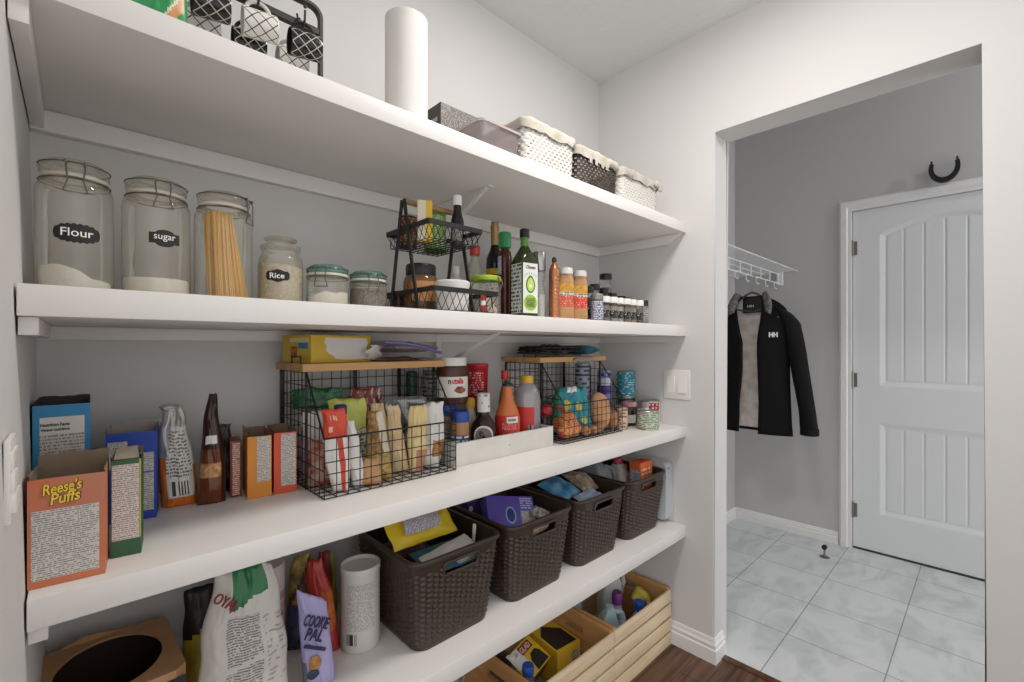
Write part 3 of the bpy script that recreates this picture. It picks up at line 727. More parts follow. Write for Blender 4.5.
DRK = mat('dark_wicker', '#4a3d35', .6, vary=(40, '#352b26')); WWK = mat('white_wicker', '#cfcac3', .6)
LINER = mat('liner_cloth', '#c3bcb2', .95, vary=(25, '#b1a99c'), bump=(60, .3))
def basket(label, x, hw, m, h=.112, bow=False, tabs=False):
    t = thing('wicker_basket', label, 'basket', (x, 1.012, ZT), group='lined wicker baskets on the top shelf')
    hd = .112; cols = 2*round(hw*4/.020/2+ .01)
    cols = round((4*hw+4*hd)/.0100/2)*2
    b = BM(); woven(b, hw-.004, hd-.004, hw, hd, h, .02, cols, 13, 4, 4, .0028, 0, 1, lambda i, k: (k % 4) in (0,) and ((i // 4 + k // 4) % 2 == 0) and (i % 4) in (0, 1, 2, 3)[:3], wick=True)
    A = rrect(hw-.006, hd-.006, .02); b.loft([[(p.x, p.y, .002) for p in A]]*1 + [[(p.x*.3, p.y*.3, .002) for p in A]], cap1=True)
    b.make('woven_body', m, t, ang=1.6)
    b = BM(); R = []
    for f, dz, of in ((0, -.016, .0035), (.25, -.020, .0065), (.6, .0, .0075), (.85, .010, .006), (1, .0125, .001), (1, .008, -.004), (1, -.02, -.008)):
        A = rrect(hw+of, hd+of, .022, 120); ring = []
        for i, p in enumerate(A):
            n = noise.noise(Vector((p.x*34, p.y*34, f*3+x*9))); wv = (1-f)*.010*noise.noise(Vector((p.x*28, p.y*28, 4+x)))
            ring.append((p.x*(1+.012*n), p.y*(1+.02*n), h+dz+.004*n+wv))
        R.append(ring)
    b.loft(R); b.make('cloth_liner', LINER, t, ang=2)
    if bow:
        b = BM(); lump(b, (hw-.03, -hd-.012, h-.004), .016, .008, .014, 3); lump(b, (hw-.008, -hd-.014, h-.012), .014, .007, .018, 5); b.make('cloth_knot', LINER, t)
    if tabs:
        for q in (-.055, -.025, .010, .035):
            b = BM(); b.box(q-.007, q+.007, -hd-.0075, -hd-.006, h-.034, h-.004, bev=.0005); b.make('ribbon_end', LINER, t)
    return t
basket('white wicker basket with cloth liner, widest and nearest the mauve tub', 1.0200, .1115, WWK, .133)
basket('dark brown wicker basket with pale liner between two white ones', 1.2605, .1110, DRK, .124, tabs=True)
basket('white wicker basket with knotted liner at the right end of the top shelf', 1.5200, .1270, WWK, .123, bow=True)
b = BM(); b.lathe([(0, 0), (.009, .002), (.009, .17), (.006, .176), (0, .176)], 14, M=Matrix.Rotation(.25, 4, 'Y')); o = b.make('torch', mat('black_plastic', '#1b1b1c', .4)); o.location = (1.03, 1.03, ZT+.006)
tag(o, 'black torch end poking out of the large white wicker basket', 'torch')

# ================================================================== jar shelf
ZJ = 1.3125
SEAL = mat('pale_rubber_seal', '#cfc6b4', .6); WIRE = mat('steel_wire', '#6f6a64', .35, 1)
TEAL = clear('teal_glass', '#93b8ae', .12, .05, .38, '#7fb0a4')
def clampjar(name, label, x, y, r, h, lidm=GLASS, turn=0, rn=None, clasp=True):
    t = thing(name, label, 'jar', (x, y, ZJ), facing(x, y)+turn)
    rn = rn or r*.80; hs = h-.030 if h > .12 else h-.024; hb = hs-(r-rn)*1.1-.004
    b = BM(); b.lathe([(0, .004), (r*.82, .003), (r*.86, 0), (r*.97, .004), (r, .012), (r, hb-.008), (r*.985, hb), (rn+(r-rn)*.45, hb+(hs-hb)*.62), (rn, hs-.002), (rn, hs+.004)], 40)
    b.make('glass_body', GLASS, t, ang=1)
    b = BM(); b.lathe([(rn, hs), (rn+.0035, hs), (rn+.0035, hs+.005), (rn-.001, hs+.006)], 36); b.make('rubber_seal', SEAL, t)
    b = BM(); top = h
    b.lathe([(rn+.002, hs+.0055), (rn+.0045, hs+.008), (rn+.0045, top-.012), (rn+.001, top-.007), (rn*.90, top-.002), (rn*.80, top), (rn*.5, top-.004), (0, top-.004)], 40)
    b.make('lid', lidm, t, ang=1)
    if clasp:
        b = BM(); q = rn+.0052
        for z in (hs-.004, top-.009): b.lathe([(q+.0011*math.cos(a), z+.0011*math.sin(a)) for a in [2*PI*k/5 for k in range(6)]], 32)
        for s in (-1, 1):
            b.tube([(s*.010, -q, top-.008), (s*.011, -q-.004, top-.018), (s*.009, -q-.005, hs-.008), (s*.014, -q-.003, hs-.026)], .0011, 6)
            lump(b, (s*.011, -q-.003, top-.010), .003, .002, .003, sub=1)
        b.tube([(-.014, -q-.003, hs-.026), (.014, -q-.003, hs-.026)], .0011, 6)
        b.make('wire_clasp', WIRE, t)
    return t
def heap(name, m, t, r, h, slope=0, bumpy=.004, peak=0, seed=0, f=16):
    b = BM()
    J = lambda a, rr, z: (slope*math.sin(a-.3)*rr/r*-1 + bumpy*noise.noise(Vector((math.sin(a)*rr*f*4, math.cos(a)*rr*f*4, seed)))) if z > h*.5 else 0
    prof = [(0, .0055), (r*.86, .005), (r, .013), (r, h)] + [(r*(1-k/8), h+peak*(k/8)) for k in range(1, 9)]
    b.lathe(prof, 44, jit=J); return b.make(name, m, t, ang=1.2)
t = clampjar('flour_jar', 'tall glass clamp jar lettered Flour on a black oval', .000, 1.03, .0475, .214)
heap('flour', CREAM, t, .0438, .030, .016, .008, .004, 2, 8)
sc_ = lambda x: .0125*math.sqrt(max(0, 1-abs(x)**2.6))+.0020*abs(math.sin(x*12)) + .0008
shape_label('chalk_label', CHALKB, t, .056, sc_, lambda x: -sc_(x), .0478, .094, .002, 60)
text('Flour', .038, CHALK, t, (.002, 0, .095), .0125, wrap=.0490, bold=.006)
t = clampjar('sugar_jar', 'glass clamp jar lettered Sugar on a black plaque', .106, 1.035, .0495, .213, turn=.18)
heap('sugar', CREAM, t, .0468, .036, .000, .001, 0, 3)
sg = lambda x: (.0092 if abs(x) > .55 else .0092+.0055*math.sqrt(max(0, 1-(x/.58)**2)))
shape_label('chalk_label', CHALKB, t, .044, sg, lambda x: -sg(x), .0498, .104, .002)
text('sugar', .031, CHALK, t, (.002, 0, .104), .011, wrap=.0508, bold=.0)
t = clampjar('pasta_jar', 'glass clamp jar holding a sheaf of yellow spaghetti', .209, 1.03, .0485, .212, turn=1.1)
b = BM(); random.seed(4)
for i in range(150):
    a, q = random.random()*2*PI, math.sqrt(random.random()); x0, y0 = q*.033*math.cos(a)+.008, q*.022*math.sin(a)
    x1, y1 = q*.024*math.cos(a+.4)-.010, q*.018*math.sin(a+.4)-.008
    Rr = Matrix.Rotation(-1.1, 3, 'Z'); zt = .162+.014*random.random()
    p0, p1 = Rr @ Vector((x0, y0, .006)), Rr @ Vector((x1, y1, zt)); b.tube([p0, p0.lerp(p1, .5)+Vector((.001, .001, 0)), p1], .00125, 5)
o = b.make('spaghetti', [mat('spaghetti_yellow', '#eab23c', .5)], t); o['kind'] = 'stuff'
t = thing('rice_jar', 'glass jar with knob stopper lettered Rice on a black label', 'jar', (.312, 1.03, ZJ), facing(.312, 1.03))
b = BM(); b.lathe([(0, .003), (.036, .002), (.042, .006), (.043, .014), (.043, .088), (.040, .100), (.0355, .108), (.0355, .116), (.038, .118), (.038, .122)], 36); b.make('glass_body', GLASS, t, ang=1)
b = BM(); b.lathe([(.0385, .122), (.0385, .126), (.026, .129), (.020, .133), (.030, .137), (.032, .141), (.028, .144), (0, .145)], 36); b.make('glass_stopper', GLASS, t, ang=1)
heap('rice', mat('rice_grain', '#d9cdb8', .9, vary=(160, '#c7b89f'), bump=(200, .6)), t, .0405, .083, .004, .002, .002, 4)
rc = lambda x: .0088+.0045*max(0, 1-abs(x)/.55)**.8 - (.003 if abs(x) > .9 else 0)
shape_label('chalk_label', CHALKB, t, .044, rc, lambda x: -rc(x), .0434, .060, -.006)
text('Rice', .027, CHALK, t, (-.007, 0, .060), .011, wrap=.0444, bold=.012)
t = clampjar('short_jar', 'squat glass jar with teal lid half full of white flour', .402, 1.01, .0438, .094, TEAL, turn=-.3, rn=.0385)
heap('flour', CREAM, t, .0415, .032, -.003, .005, .004, 5)
t = clampjar('short_jar', 'squat glass jar with teal lid and wire clasp, filled with brown seeds', .500, 1.015, .0425, .092, TEAL, turn=.25, rn=.0375)
heap('seeds', mat('brown_seeds', '#8d8073', .9, vary=(190, '#5e5248'), bump=(220, .9)), t, .0405, .050, 0, .003, .001, 6)

# two-tier black wire stand and what it holds
t = thing('tiered_basket', 'black two-tier wire basket stand with a wooden handle', 'basket stand', (.685, 1.02, ZJ))
L = lambda x, y, z: (x-.685, y-1.02, z-ZJ)
FLATB = mat('black_flat_iron', '#1a1817', .5)
for x in (.598, .768):
    for yb in (.955, 1.088):
        b = BM(); p, q = Vector(L(x, yb, ZJ+.001)), Vector(L(x, 1.025+(yb-1.022)*.08, 1.600)); d = (q-p).normalized(); n = Vector((0, d.z, -d.y))
        b.loft([[c+Vector((s*.002, 0, 0))+n*u*.0055 for s, u in ((-1, -1), (1, -1), (1, 1), (-1, 1))] for c in (p, q)], cap0=True, cap1=True); b.make('leg', FLATB, t, smooth=False)
b = BM(); b.lathe([(0, -.083), (.0065, -.083), (.0075, -.05), (.0075, .05), (.0065, .083), (0, .083)], 14, M=Matrix.Translation(L(.683, 1.026, 1.597)) @ Matrix.Rotation(PI/2, 4, 'Y')); b.make('wooden_handle', woodmat('handle_wood', '#8a6a4c', '#b08c68', (30, 30, 30)), t)
def tray(name, x0, x1, y0, y1, zr, h):
    b = BM()
    for (a, c) in (((x0, y0), (x1, y0)), ((x1, y0), (x1, y1)), ((x1, y1), (x0, y1)), ((x0, y1), (x0, y0))):
        ax = a[0] == c[0]
        b.box(min(a[0], c[0])-.685-(.002 if ax else 0), max(a[0], c[0])-.685+(.002 if ax else 0), min(a[1], c[1])-1.02-(0 if ax else .002), max(a[1], c[1])-1.02+(0 if ax else .002), zr-ZJ-.006, zr-ZJ+.006)
    b.make(name+'_rim', FLATB, t, smooth=False)
    b = BM(); i = .012; zb = zr-h
    for k in range(9):   # zig-zag side wires
        for f0, f1 in ((k/9, (k+1)/9),):
            for (P_, Q_) in (((x0, y0), (x1, y0)), ((x0, y1), (x1, y1)), ((x0, y0), (x0, y1)), ((x1, y0), (x1, y1))):
                cx, cy = (x0+x1)/2, (y0+y1)/2
                def pt(f, dn):
                    x, y = P_[0]+(Q_[0]-P_[0])*f, P_[1]+(Q_[1]-P_[1])*f
                    return L(cx+(x-cx)*.93, cy+(y-cy)*.93, zb) if dn else L(x, y, zr-.004)
                b.tube([pt(f0, 0), pt(f1, 1)], .0009, 4); b.tube([pt(f0, 1), pt(f1, 0)], .0009, 4)
    for k in range(10):
        f = k/9; xx = x0+i*.6+(x1-x0-1.2*i)*f; yy = y0+i*.6+(y1-y0-1.2*i)*f
        b.tube([L(xx, y0+i*.6, zb), L(xx, y1-i*.6, zb)], .0011, 4); b.tube([L(x0+i*.6, yy, zb), L(x1-i*.6, yy, zb)], .0011, 4)
    b.make(name+'_wires', BLACK, t)
tray('upper_basket', .602, .764, .915, 1.115, 1.527, .038); tray('lower_basket', .602, .800, .893, 1.140, 1.366, .049)
ZU = 1.4905
def tincan(name, label, x, y, z, r, h, lidm, labm, cat='can', extra=None, group=None, ring=True):
    t = thing(name, label, cat, (x, y, z), facing(x, y), group)
    b = BM(); b.lathe([(0, .001), (r-.001, 0), (r, .0015), (r-.0008, .004), (r-.0008, h-.004), (r, h-.0015), (r-.001, h), (r-.003, h-.0025), (0, h-.0025)], 30); b.make('metal_can', lidm, t)
    o = band('printed_label', labm, t, r-.0002, .005, h-.005)
    if extra: extra(t, r, h)
    return t
TIN = mat('tin', '#b5b2ad', .35, .9)
t = tincan('canister', 'green round canister in the upper wire basket', .722, 1.066, ZU, .030, .115, mat('green_lid', '#3d7a35', .4), fine('green_print', '#86b35a', '#d9dfc0', 16, .48, 26, 5), 'canister')
band('cream_panel', mat('cream_card', '#dcd6b8', .5), t, .0292, .03, .062, -.9, .3)
t = tincan('canister', 'dark red canister behind the yellow packet in the upper wire basket', .640, 1.072, ZU, .0235, .082, mat('black_lid', '#1d1a19', .4), fine('maroon_print', '#6b2a22', '#c9b59a', 16, .48, 24, 6), 'canister')
t = thing('spice_packet', 'yellow and cream box in the upper wire basket', 'box', (.636, .985, ZU), -.50)
b = BM(); b.box(-.018, .018, -.011, .011, 0, .104, bev=.001); b.make('box_body', mat('yellow_card', '#d9b437', .5), t)
panel('cream_panel', fine('cream_print', '#e0d6bc', '#b07a3a', 14, .5, 8, 7), t, -.018, .002, .002, .103, -.011)
def bottle(name, label, x, y, z, prof, m, capprof, capm, cat='bottle', liquid=None, liqm=None, turn=0, seg=28, sx=1, sy=1, group=None):
    t = thing(name, label, cat, (x, y, z), facing(x, y)+turn, group)
    b = BM(); b.lathe(prof, seg, sx=sx, sy=sy); b.make('bottle_body', m, t, ang=.9)
    b = BM(); b.lathe(capprof, 24); b.make('cap', capm, t)
    if liquid: b = BM(); b.lathe(liquid, seg, sx=sx, sy=sy); b.make('liquid', liqm, t, ang=.9)
    return t
DG = mat('black_glass', '#141412', .12)
t = bottle('sauce_bottle', 'slim dark bottle with white cap in the upper wire basket', .738, .985, ZU, [(0, 0), (.0165, .001), (.0175, .006), (.0175, .072), (.014, .086), (.0105, .098), (.0105, .118)], DG, [(0, .114), (.012, .114), (.012, .139), (.010, .141), (0, .141)], WHITE)
band('silver_label', fine('silver_print', '#8d8a86', '#302e2c', 7, .5, 9, 8), t, .0176, .018, .060, -.8, .8)
ORL = mat('orange_label', '#c8702d', .55, vary=(60, '#7d3a1f')); AMB = clear('amber_plastic', '#d0a878', .10, .1, .35, '#b08252')
t = bottle('herb_jar', 'wide jar with black lid and orange label in the lower wire basket', .671, 1.058, ZJ+.007, [(0, 0), (.044, .001), (.046, .008), (.046, .082), (.042, .094), (.036, .100)], AMB, [(0, .098), (.0385, .098), (.040, .101), (.040, .124), (.037, .128), (0, .128)], mat('black_lid', '#1d1a19', .4), 'jar', [(0, .003), (.043, .003), (.044, .045), (0, .048)], mat('dried_herb', '#6a4a2e', .9, vary=(120, '#46301d')))
band('orange_label', fine('orange_print', '#d2813a', '#8a3a20', 5, .5, 7, 9), t, .0464, .028, .080, -.5, 1.1)
t = thing('cream_tub', 'white plastic tub at the front of the lower wire basket', 'tub', (.700, .955, ZJ+.007), 0)
b = BM(); b.lathe([(0, 0), (.040, .001), (.043, .060), (.0445, .066), (.0445, .074), (.041, .0765), (0, .0765)], 34); b.make('tub_body', mat('tub_white', '#dedbd6', .5), t)
t = bottle('brown_jar', 'squat brown jar with flat lid, left in the lower wire basket', .632, 1.108, ZJ+.007, [(0, 0), (.0155, .001), (.0155, .045)], mat('brown_glass', '#4a2f22', .2), [(0, .045), (.0165, .045), (.0165, .058), (0, .060)], mat('brown_lid', '#3b2a22', .4), 'jar')
t = thing('sauce_sachet', 'small red sachet at the right end of the lower wire basket', 'sachet', (.783, .930, ZJ+.007), -.5)
pouch('film', [mat('red_film', '#b5382c', .35), WPAPER], t, .016, .050, .01, seed=9, nu=8, nt=8, crumple=.001, region=lambda u, t_, f: 1 if .4 < t_ < .6 else 0)
t = bottle('cream_bottle', 'small white bottle behind the lower wire basket', .838, 1.13, ZJ, [(0, 0), (.021, .001), (.022, .006), (.022, .105), (.018, .122), (.012, .130), (.012, .138)], mat('bottle_white', '#cfcfce', .4), [(0, .136), (.0135, .136), (.0135, .158), (.011, .160), (0, .160)], mat('white_cap', '#dcdad6', .45))
band('printed_label', fine('pale_print', '#c3c2c0', '#4c4a55', 6, .5, 8, 10), t, .0222, .03, .095, -1, 1)
LIME = clear('lime_plastic', '#a8c93a', .12, .1, .75, '#a5c32f')
t = thing('garlic_jar', 'glass clamp jar with lime green lid holding garlic', 'jar', (.875, 1.03, ZJ), facing(.875, 1.03)+.9)
b = BM(); b.lathe([(0, .003), (.038, .002), (.044, .008), (.0445, .014), (.0445, .085), (.041, .096), (.037, .102), (.037, .108)], 36); b.make('glass_body', GLASS, t, ang=1)
b = BM(); b.lathe([(.036, .108), (.044, .108), (.0455, .111), (.0455, .118), (.042, .122), (0, .124)], 36); b.make('lid', mat('lime_lid', '#9fba35', .4), t)
b = BM(); b.tube([(0, -.0455, .118), (-.004, -.052, .105), (.004, -.054, .085), (.0, -.048, .070)], .0016, 6); b.tube([(.012, -.0455, .118), (.010, -.054, .1), (.004, -.054, .085)], .0016, 6); b.make('wire_clasp', WIRE, t)
for k, (x, y, z, s) in enumerate(((-.012, -.014, .024, .020), (.018, .010, .023, .018), (.006, -.02, .050, .014))):
    b = BM(); b.lathe([(0, -s*.8), (s*.6, -s*.75), (s, -.15*s), (s*.8, .45*s), (s*.25, .9*s), (s*.15, 1.4*s), (0, 1.45*s)], 18, jit=None); 
    for v in b.b.verts:
        a = math.atan2(v.co.y, v.co.x); q = 1+.07*math.cos(6*a); v.co.x *= q; v.co.y *= q
    o = b.make('garlic_bulb', mat('garlic', '#dcd2c2', .7, vary=(40, '#c9b9a6'))); o.rotation_euler = (.3*k, .4*k, k)
    Mw = Matrix.Rotation(facing(.875, 1.03), 3, 'Z') @ Vector((x, y, z)); o.location = Vector((.875, 1.03, ZJ)) + Mw
    tag(o, ['white garlic bulb low at the front of the lime-lidded jar', 'white garlic bulb at the back of the lime-lidded jar', 'small garlic bulb resting on top of the others in the jar'][k], 'garlic', 'garlic bulbs in the jar')
t = bottle('vinegar_bottle', 'clear bottle with red cap behind the lime-lidded jar', .944, 1.165, ZJ, [(0, 0), (.026, .001), (.027, .01), (.027, .15), (.022, .18), (.0135, .20), (.0125, .215)], GLASS, [(0, .213), (.0155, .213), (.0165, .216), (.0165, .242), (.014, .244), (0, .244)], mat('red_cap', '#c23a33', .4), 'bottle', [(0, .003), (.025, .003), (.0255, .07), (0, .07)], clear('pale_vinegar', '#d8d4c0', .1, .05, .15, '#c9c2a8'))
OLV = clear('dark_green_glass', '#46541f', .10, .03, .55, '#39471a')
t = bottle('wine_bottle', 'dark wine bottle with gold foil neck', 1.066, 1.205, ZJ, [(0, 0), (.030, .001), (.031, .01), (.031, .195), (.029, .225), (.017, .255), (.0125, .275), (.0125, .30)], mat('wine_glass', '#12140c', .1), [(0, .268), (.0135, .268), (.0138, .322), (.0155, .325), (.0155, .338), (.0130, .340), (.0130, .351), (0, .352)], mat('gold_foil', '#a88a5c', .38, .6))
band('yellow_label', mat('yellow_label', '#cfa12f', .5), t, .0313, .165, .185, -1.5, 1.5); band('cream_label', fine('cream_label', '#d5cdb2', '#70603c', 8, .5, 9, 12), t, .0313, .06, .160, -1.4, 1.4)
t = bottle('rum_bottle', 'amber liquor bottle with tall green cap', 1.022, 1.105, ZJ, [(0, 0), (.0225, .001), (.0235, .008), (.0235, .205), (.020, .225), (.0125, .238), (.0115, .245)], mat('amber_liquor', '#4a1d0d', .08), [(0, .236), (.0135, .236), (.0205, .240), (.0205, .285), (.0185, .290), (0, .290)], mat('green_cap', '#2f8f55', .35))
band('side_label', fine('lilac_print', '#c3c3d0', '#505068', 9, .5, 6, 13), t, .0237, .15, .21, -1.35, -.5)
# avocado oil: square shouldered green glass bottle with a printed label on two faces
t = thing('oil_bottle', 'square green glass oil bottle with an avocado on its label', 'bottle', (1.008, 1.000, ZJ), facing(1.008, 1.0)+.62)
b = BM(); sq = lambda h, z, r=.006: [(p.x, p.y, z) for p in rrect(h, h, min(r, h*.98), None, 5)]
b.loft([sq(.020, 0), sq(.0305, .003), sq(.0305, .178), sq(.029, .190, .014), sq(.020, .212, .0195), sq(.0125, .226, .0124), sq(.0115, .238, .0114), sq(.0115, .256, .0114)], cap0=True, cap1=True); b.make('bottle_body', OLV, t, ang=.8)
b = BM(); b.lathe([(.0118, .224), (.0126, .226), (.0126, .252), (.0118, .254)], 24); b.make('neck_band', mat('green_band', '#4f8f3a', .4), t)
b = BM(); b.lathe([(0, .253), (.0150, .253), (.0152, .256), (.0152, .276), (.0135, .279), (0, .279)], 24); b.make('cap', mat('black_cap', '#191817', .4), t)
WL = mat('label_white', '#dcdcd6', .5)
panel('front_label', WL, t, -.0275, .0275, .018, .170, -.0305)
b = BM(); b.face([(-.0310, .0275, .018), (-.0310, -.0275, .018), (-.0310, -.0275, .170), (-.0310, .0275, .170)], 0, [(0, 0), (1, 0), (1, 1), (0, 1)]); b.make('side_label', fine('oil_print', '#d6d6d0', '#3c3a38', 13, .52, 9, 15), t, smooth=False)
INK = mat('black_ink', '#211f1e', .6)
text('Chosen', .034, INK, t, (.001, -.0312, .158), .011, slant=.25)
b = BM(); AV = [(.0175*math.cos(a)*(1-.28*max(0, math.sin(a))), .027*math.sin(a)) for a in [2*PI*i/30 for i in range(30)]]
b.prism([(x, .106+z) for x, z in AV], -.0006, 'Y', -.0311); b.make('avocado_print', mat('avocado_skin', '#4c7a24', .5), t, smooth=False)
b = BM(); b.prism([(x*.74, .105+z*.78) for x, z in AV], -.0004, 'Y', -.0318); b.make('avocado_flesh', mat('avocado_flesh', '#b8cf6a', .5), t, smooth=False)
b = BM(); b.prism([(.0048*math.cos(a), .100+.0052*math.sin(a)) for a in [2*PI*i/20 for i in range(20)]], -.0004, 'Y', -.0323); b.make('avocado_stone', mat('avocado_stone', '#e6e6c4', .5), t, smooth=False)
b = BM(); b.prism([(.0245*math.cos(a), .050+.024*math.sin(a)) for a in [2*PI*i/30 for i in range(30)]], -.0005, 'Y', -.0311); b.make('green_roundel', mat('lime_print', '#93b93b', .5), t, smooth=False)
panel('pale_print', fine('roundel_print', '#93b93b', '#dbe6b8', 4, .58, 7, 16), t, -.016, .016, .036, .064, -.0311)
b = BM()
for k in range(6): a = -.9+1.8*k/5; b.box(.026*math.sin(a)-.0006, .026*math.sin(a)+.0006, -.0316, -.0311, .118+.022*math.cos(a)-.004, .118+.022*math.cos(a)+.003)
b.make('ray_print', INK, t, smooth=False)
STL = mat('polished_steel', '#a9a6a2', .22, 1)
t = thing('sugar_pourer', 'tall clear dispenser with steel top beside the green oil bottle', 'dispenser', (1.107, 1.03, ZJ), 0)
b = BM(); b.lathe([(0, .002), (.0195, 0), (.0205, .004), (.0205, .10), (.016, .125), (.0205, .150), (.0205, .170)], 28); b.make('clear_body', CLEARP, t, ang=1)
b = BM(); b.lathe([(.0207, .165), (.0213, .167), (.0213, .222), (.0205, .226), (0, .226)], 30); b.make('steel_cap', STL, t)
b = BM(); b.lathe([(0, .004), (.018, .004), (.0185, .085), (0, .09)], 24); b.make('salt', mat('salt_grey', '#d3cec8', .9), t)
CU = mat('copper_tone', '#b57a55', .35, .75, bump=(80, .2))
t = thing('copper_bottle', 'slim copper-coloured bottle with dark stopper', 'bottle', (1.147, 1.000, ZJ), 0)
b = BM(); pr = [(0, 0), (.0165, 0), (.018, .003)]
for k in range(12): z = .006+.0125*k; pr += [(.018, z), (.018, z+.0095), (.0172, z+.011)]
b.lathe(pr+[(.018, .160), (.0165, .172), (.011, .184), (.007, .190), (.006, .195)], 26); b.make('bottle_body', CU, t)
b = BM(); b.lathe([(0, .194), (.007, .194), (.0085, .199), (.0075, .207), (.003, .212), (0, .213)], 16); b.make('stopper', mat('dark_knob', '#3a332e', .4), t)
HON = mat('tan_spice', '#bb8f60', .45, vary=(30, '#a97f52')); 
def squarejar(label, x, y, red, yel):
    t = thing('seasoning_jar', label, 'jar', (x, y, ZJ), facing(x, y), 'square seasoning jars with white lids')
    q = lambda h, z: [(p.x, p.y, z) for p in rrect(h, h*.92, min(.010, h*.9), None, 5)]
    b = BM(); b.loft([q(.024, 0), q(.0275, .003), q(.0275, .128), q(.026, .143), q(.0215, .155), q(.0205, .164)], cap0=True, cap1=True); b.make('clear_body', HON, t, ang=.8)
    b = BM(); b.lathe([(0, .162), (.0235, .162), (.0245, .165), (.0245, .178), (.022, .183), (0, .183)], 28); b.make('lid', WHITE, t)
    panel('red_label', fine('red_print'+red, red, '#e0a090', 5, .45, 9, 17), t, -.0265, .0265, .050, .088, -.0255)
    panel('white_strip', fine('white_strip', '#d8d2c4', '#4a4038', 2, .5, 7, 18), t, -.0265, .0265, .0885, .100, -.0255)
    panel('yellow_label', mat('yellow_spice_label'+yel, yel, .5, vary=(80, '#b9862d')), t, -.0265, .0265, .1005, .130, -.0255)
    sidepanel('red_side', mat('red_side', '#c4442f', .5), t, -.024, .024, .050, .088, .0277)
    return t
squarejar('square seasoning jar with white lid beside the copper bottle', 1.213, 1.005, '#c9553b', '#d8a63c')
squarejar('square seasoning jar with white lid next to the small spice jars', 1.296, 1.010, '#cf3f35', '#d9ab45')
BLK = mat('black_plastic', '#1b1b1c', .4)
SP = [('#8f8377', '#8a7d70'), ('#a79b8f', '#91857a'), ('#b5aba0', '#9c9186'), ('#8d7f72', '#6f6358'), ('#a39686', '#94866f'), ('#7a6f63', '#8a7f74')]
SPL = ['small spice jar with white lid, first in the front row after the navy label jar', 'small spice jar with white lid, second in the front row', 'small spice jar with white lid, third in the front row, grey powder', 'small spice jar with white lid, fourth in the front row, brown powder', 'small spice jar with white lid, fifth in the front row', 'small spice jar with white lid, last before the black-capped jar at the right']
SGLASS = clear('spice_glass', '#ffffff', .04, .05)
def spice(label, x, y, c, capm=WHITE, r=.0195, h=.082, lab=True):
    t = thing('spice_jar', label, 'spice jar', (x, y, ZJ), facing(x, y), 'small spice jars on the jar shelf')
    b = BM(); b.lathe([(0, .001), (r-.002, 0), (r, .003), (r, h*.84), (r*.92, h*.92), (r*.85, h*.96), (r*.85, h)], 22); b.make('glass_body', SGLASS, t, ang=1)
    b = BM(); b.lathe([(0, .003), (r-.0008, .003), (r-.0008, h*.80), (0, h*.81)], 18); b.make('spice', mat('spice_'+c, c, .9, bump=(200, .4)), t)
    b = BM(); b.lathe([(0, h-.004), (r*.98, h-.004), (r, h-.002), (r, h+.015), (r*.94, h+.018), (0, h+.018)], 22); b.make('lid', capm, t)
    if lab: band('black_label', fine('black_label_print', '#1c1b1a', '#b9b5ae', 4, .42, 12, 21), t, r+.0003, h*.26, h*.60, -1.1, 1.1)
    return t
SX = (1.413, 1.458, 1.503, 1.548, 1.594, 1.641)
for i, (x, lb) in enumerate(zip(SX, SPL)): spice(lb, x, .985-.004*(i % 2), SP[i][0])
t = spice('spice jar with black cap at the right end of the front row', 1.690, .988, '#a39c98', BLK, .0195, .086, False)
band('pale_label', fine('pale_spice_label', '#a59e9a', '#5f5a58', 6, .5, 6, 22), t, .0198, .02, .07, -1.1, 1.1)
t = spice('taller spice jar with navy printed label beside the square seasoning jars', 1.372, .99, '#a79a84', mat('grey_lid', '#8d8a86', .4, .5), .0225, .088, False)
band('navy_label', fine('navy_label', '#5d6885', '#d8d8de', 11, .55, 12, 23), t, .0228, .014, .080, -1.4, 1.4)
for x, y, h, r, lb in ((1.415, 1.06, .125, .019, 'black-capped spice jar behind the navy label jar'), (1.468, 1.07, .140, .0195, 'black-capped spice jar second in the back row'), (1.520, 1.065, .128, .0195, 'black-capped spice jar third in the back row'), (1.575, 1.062, .112, .0195, 'black-capped spice jar fourth in the back row'), (1.632, 1.058, .105, .0195, 'black-capped spice jar in the back row, shortest of that row'), (1.685, 1.062, .103, .018, 'black-capped spice jar last in the back row')):
    spice(lb, x, y, '#6e655c', BLK, r, h, True)
t = spice('tall spice grinder with black top, highest of the spice jars', 1.635, 1.135, '#8a8178', BLK, .026, .205, False)
band('grey_label', fine('grey_grinder', '#8b8782', '#45413e', 5, .5, 6, 24), t, .0263, .10, .16, -1.1, 1.1)

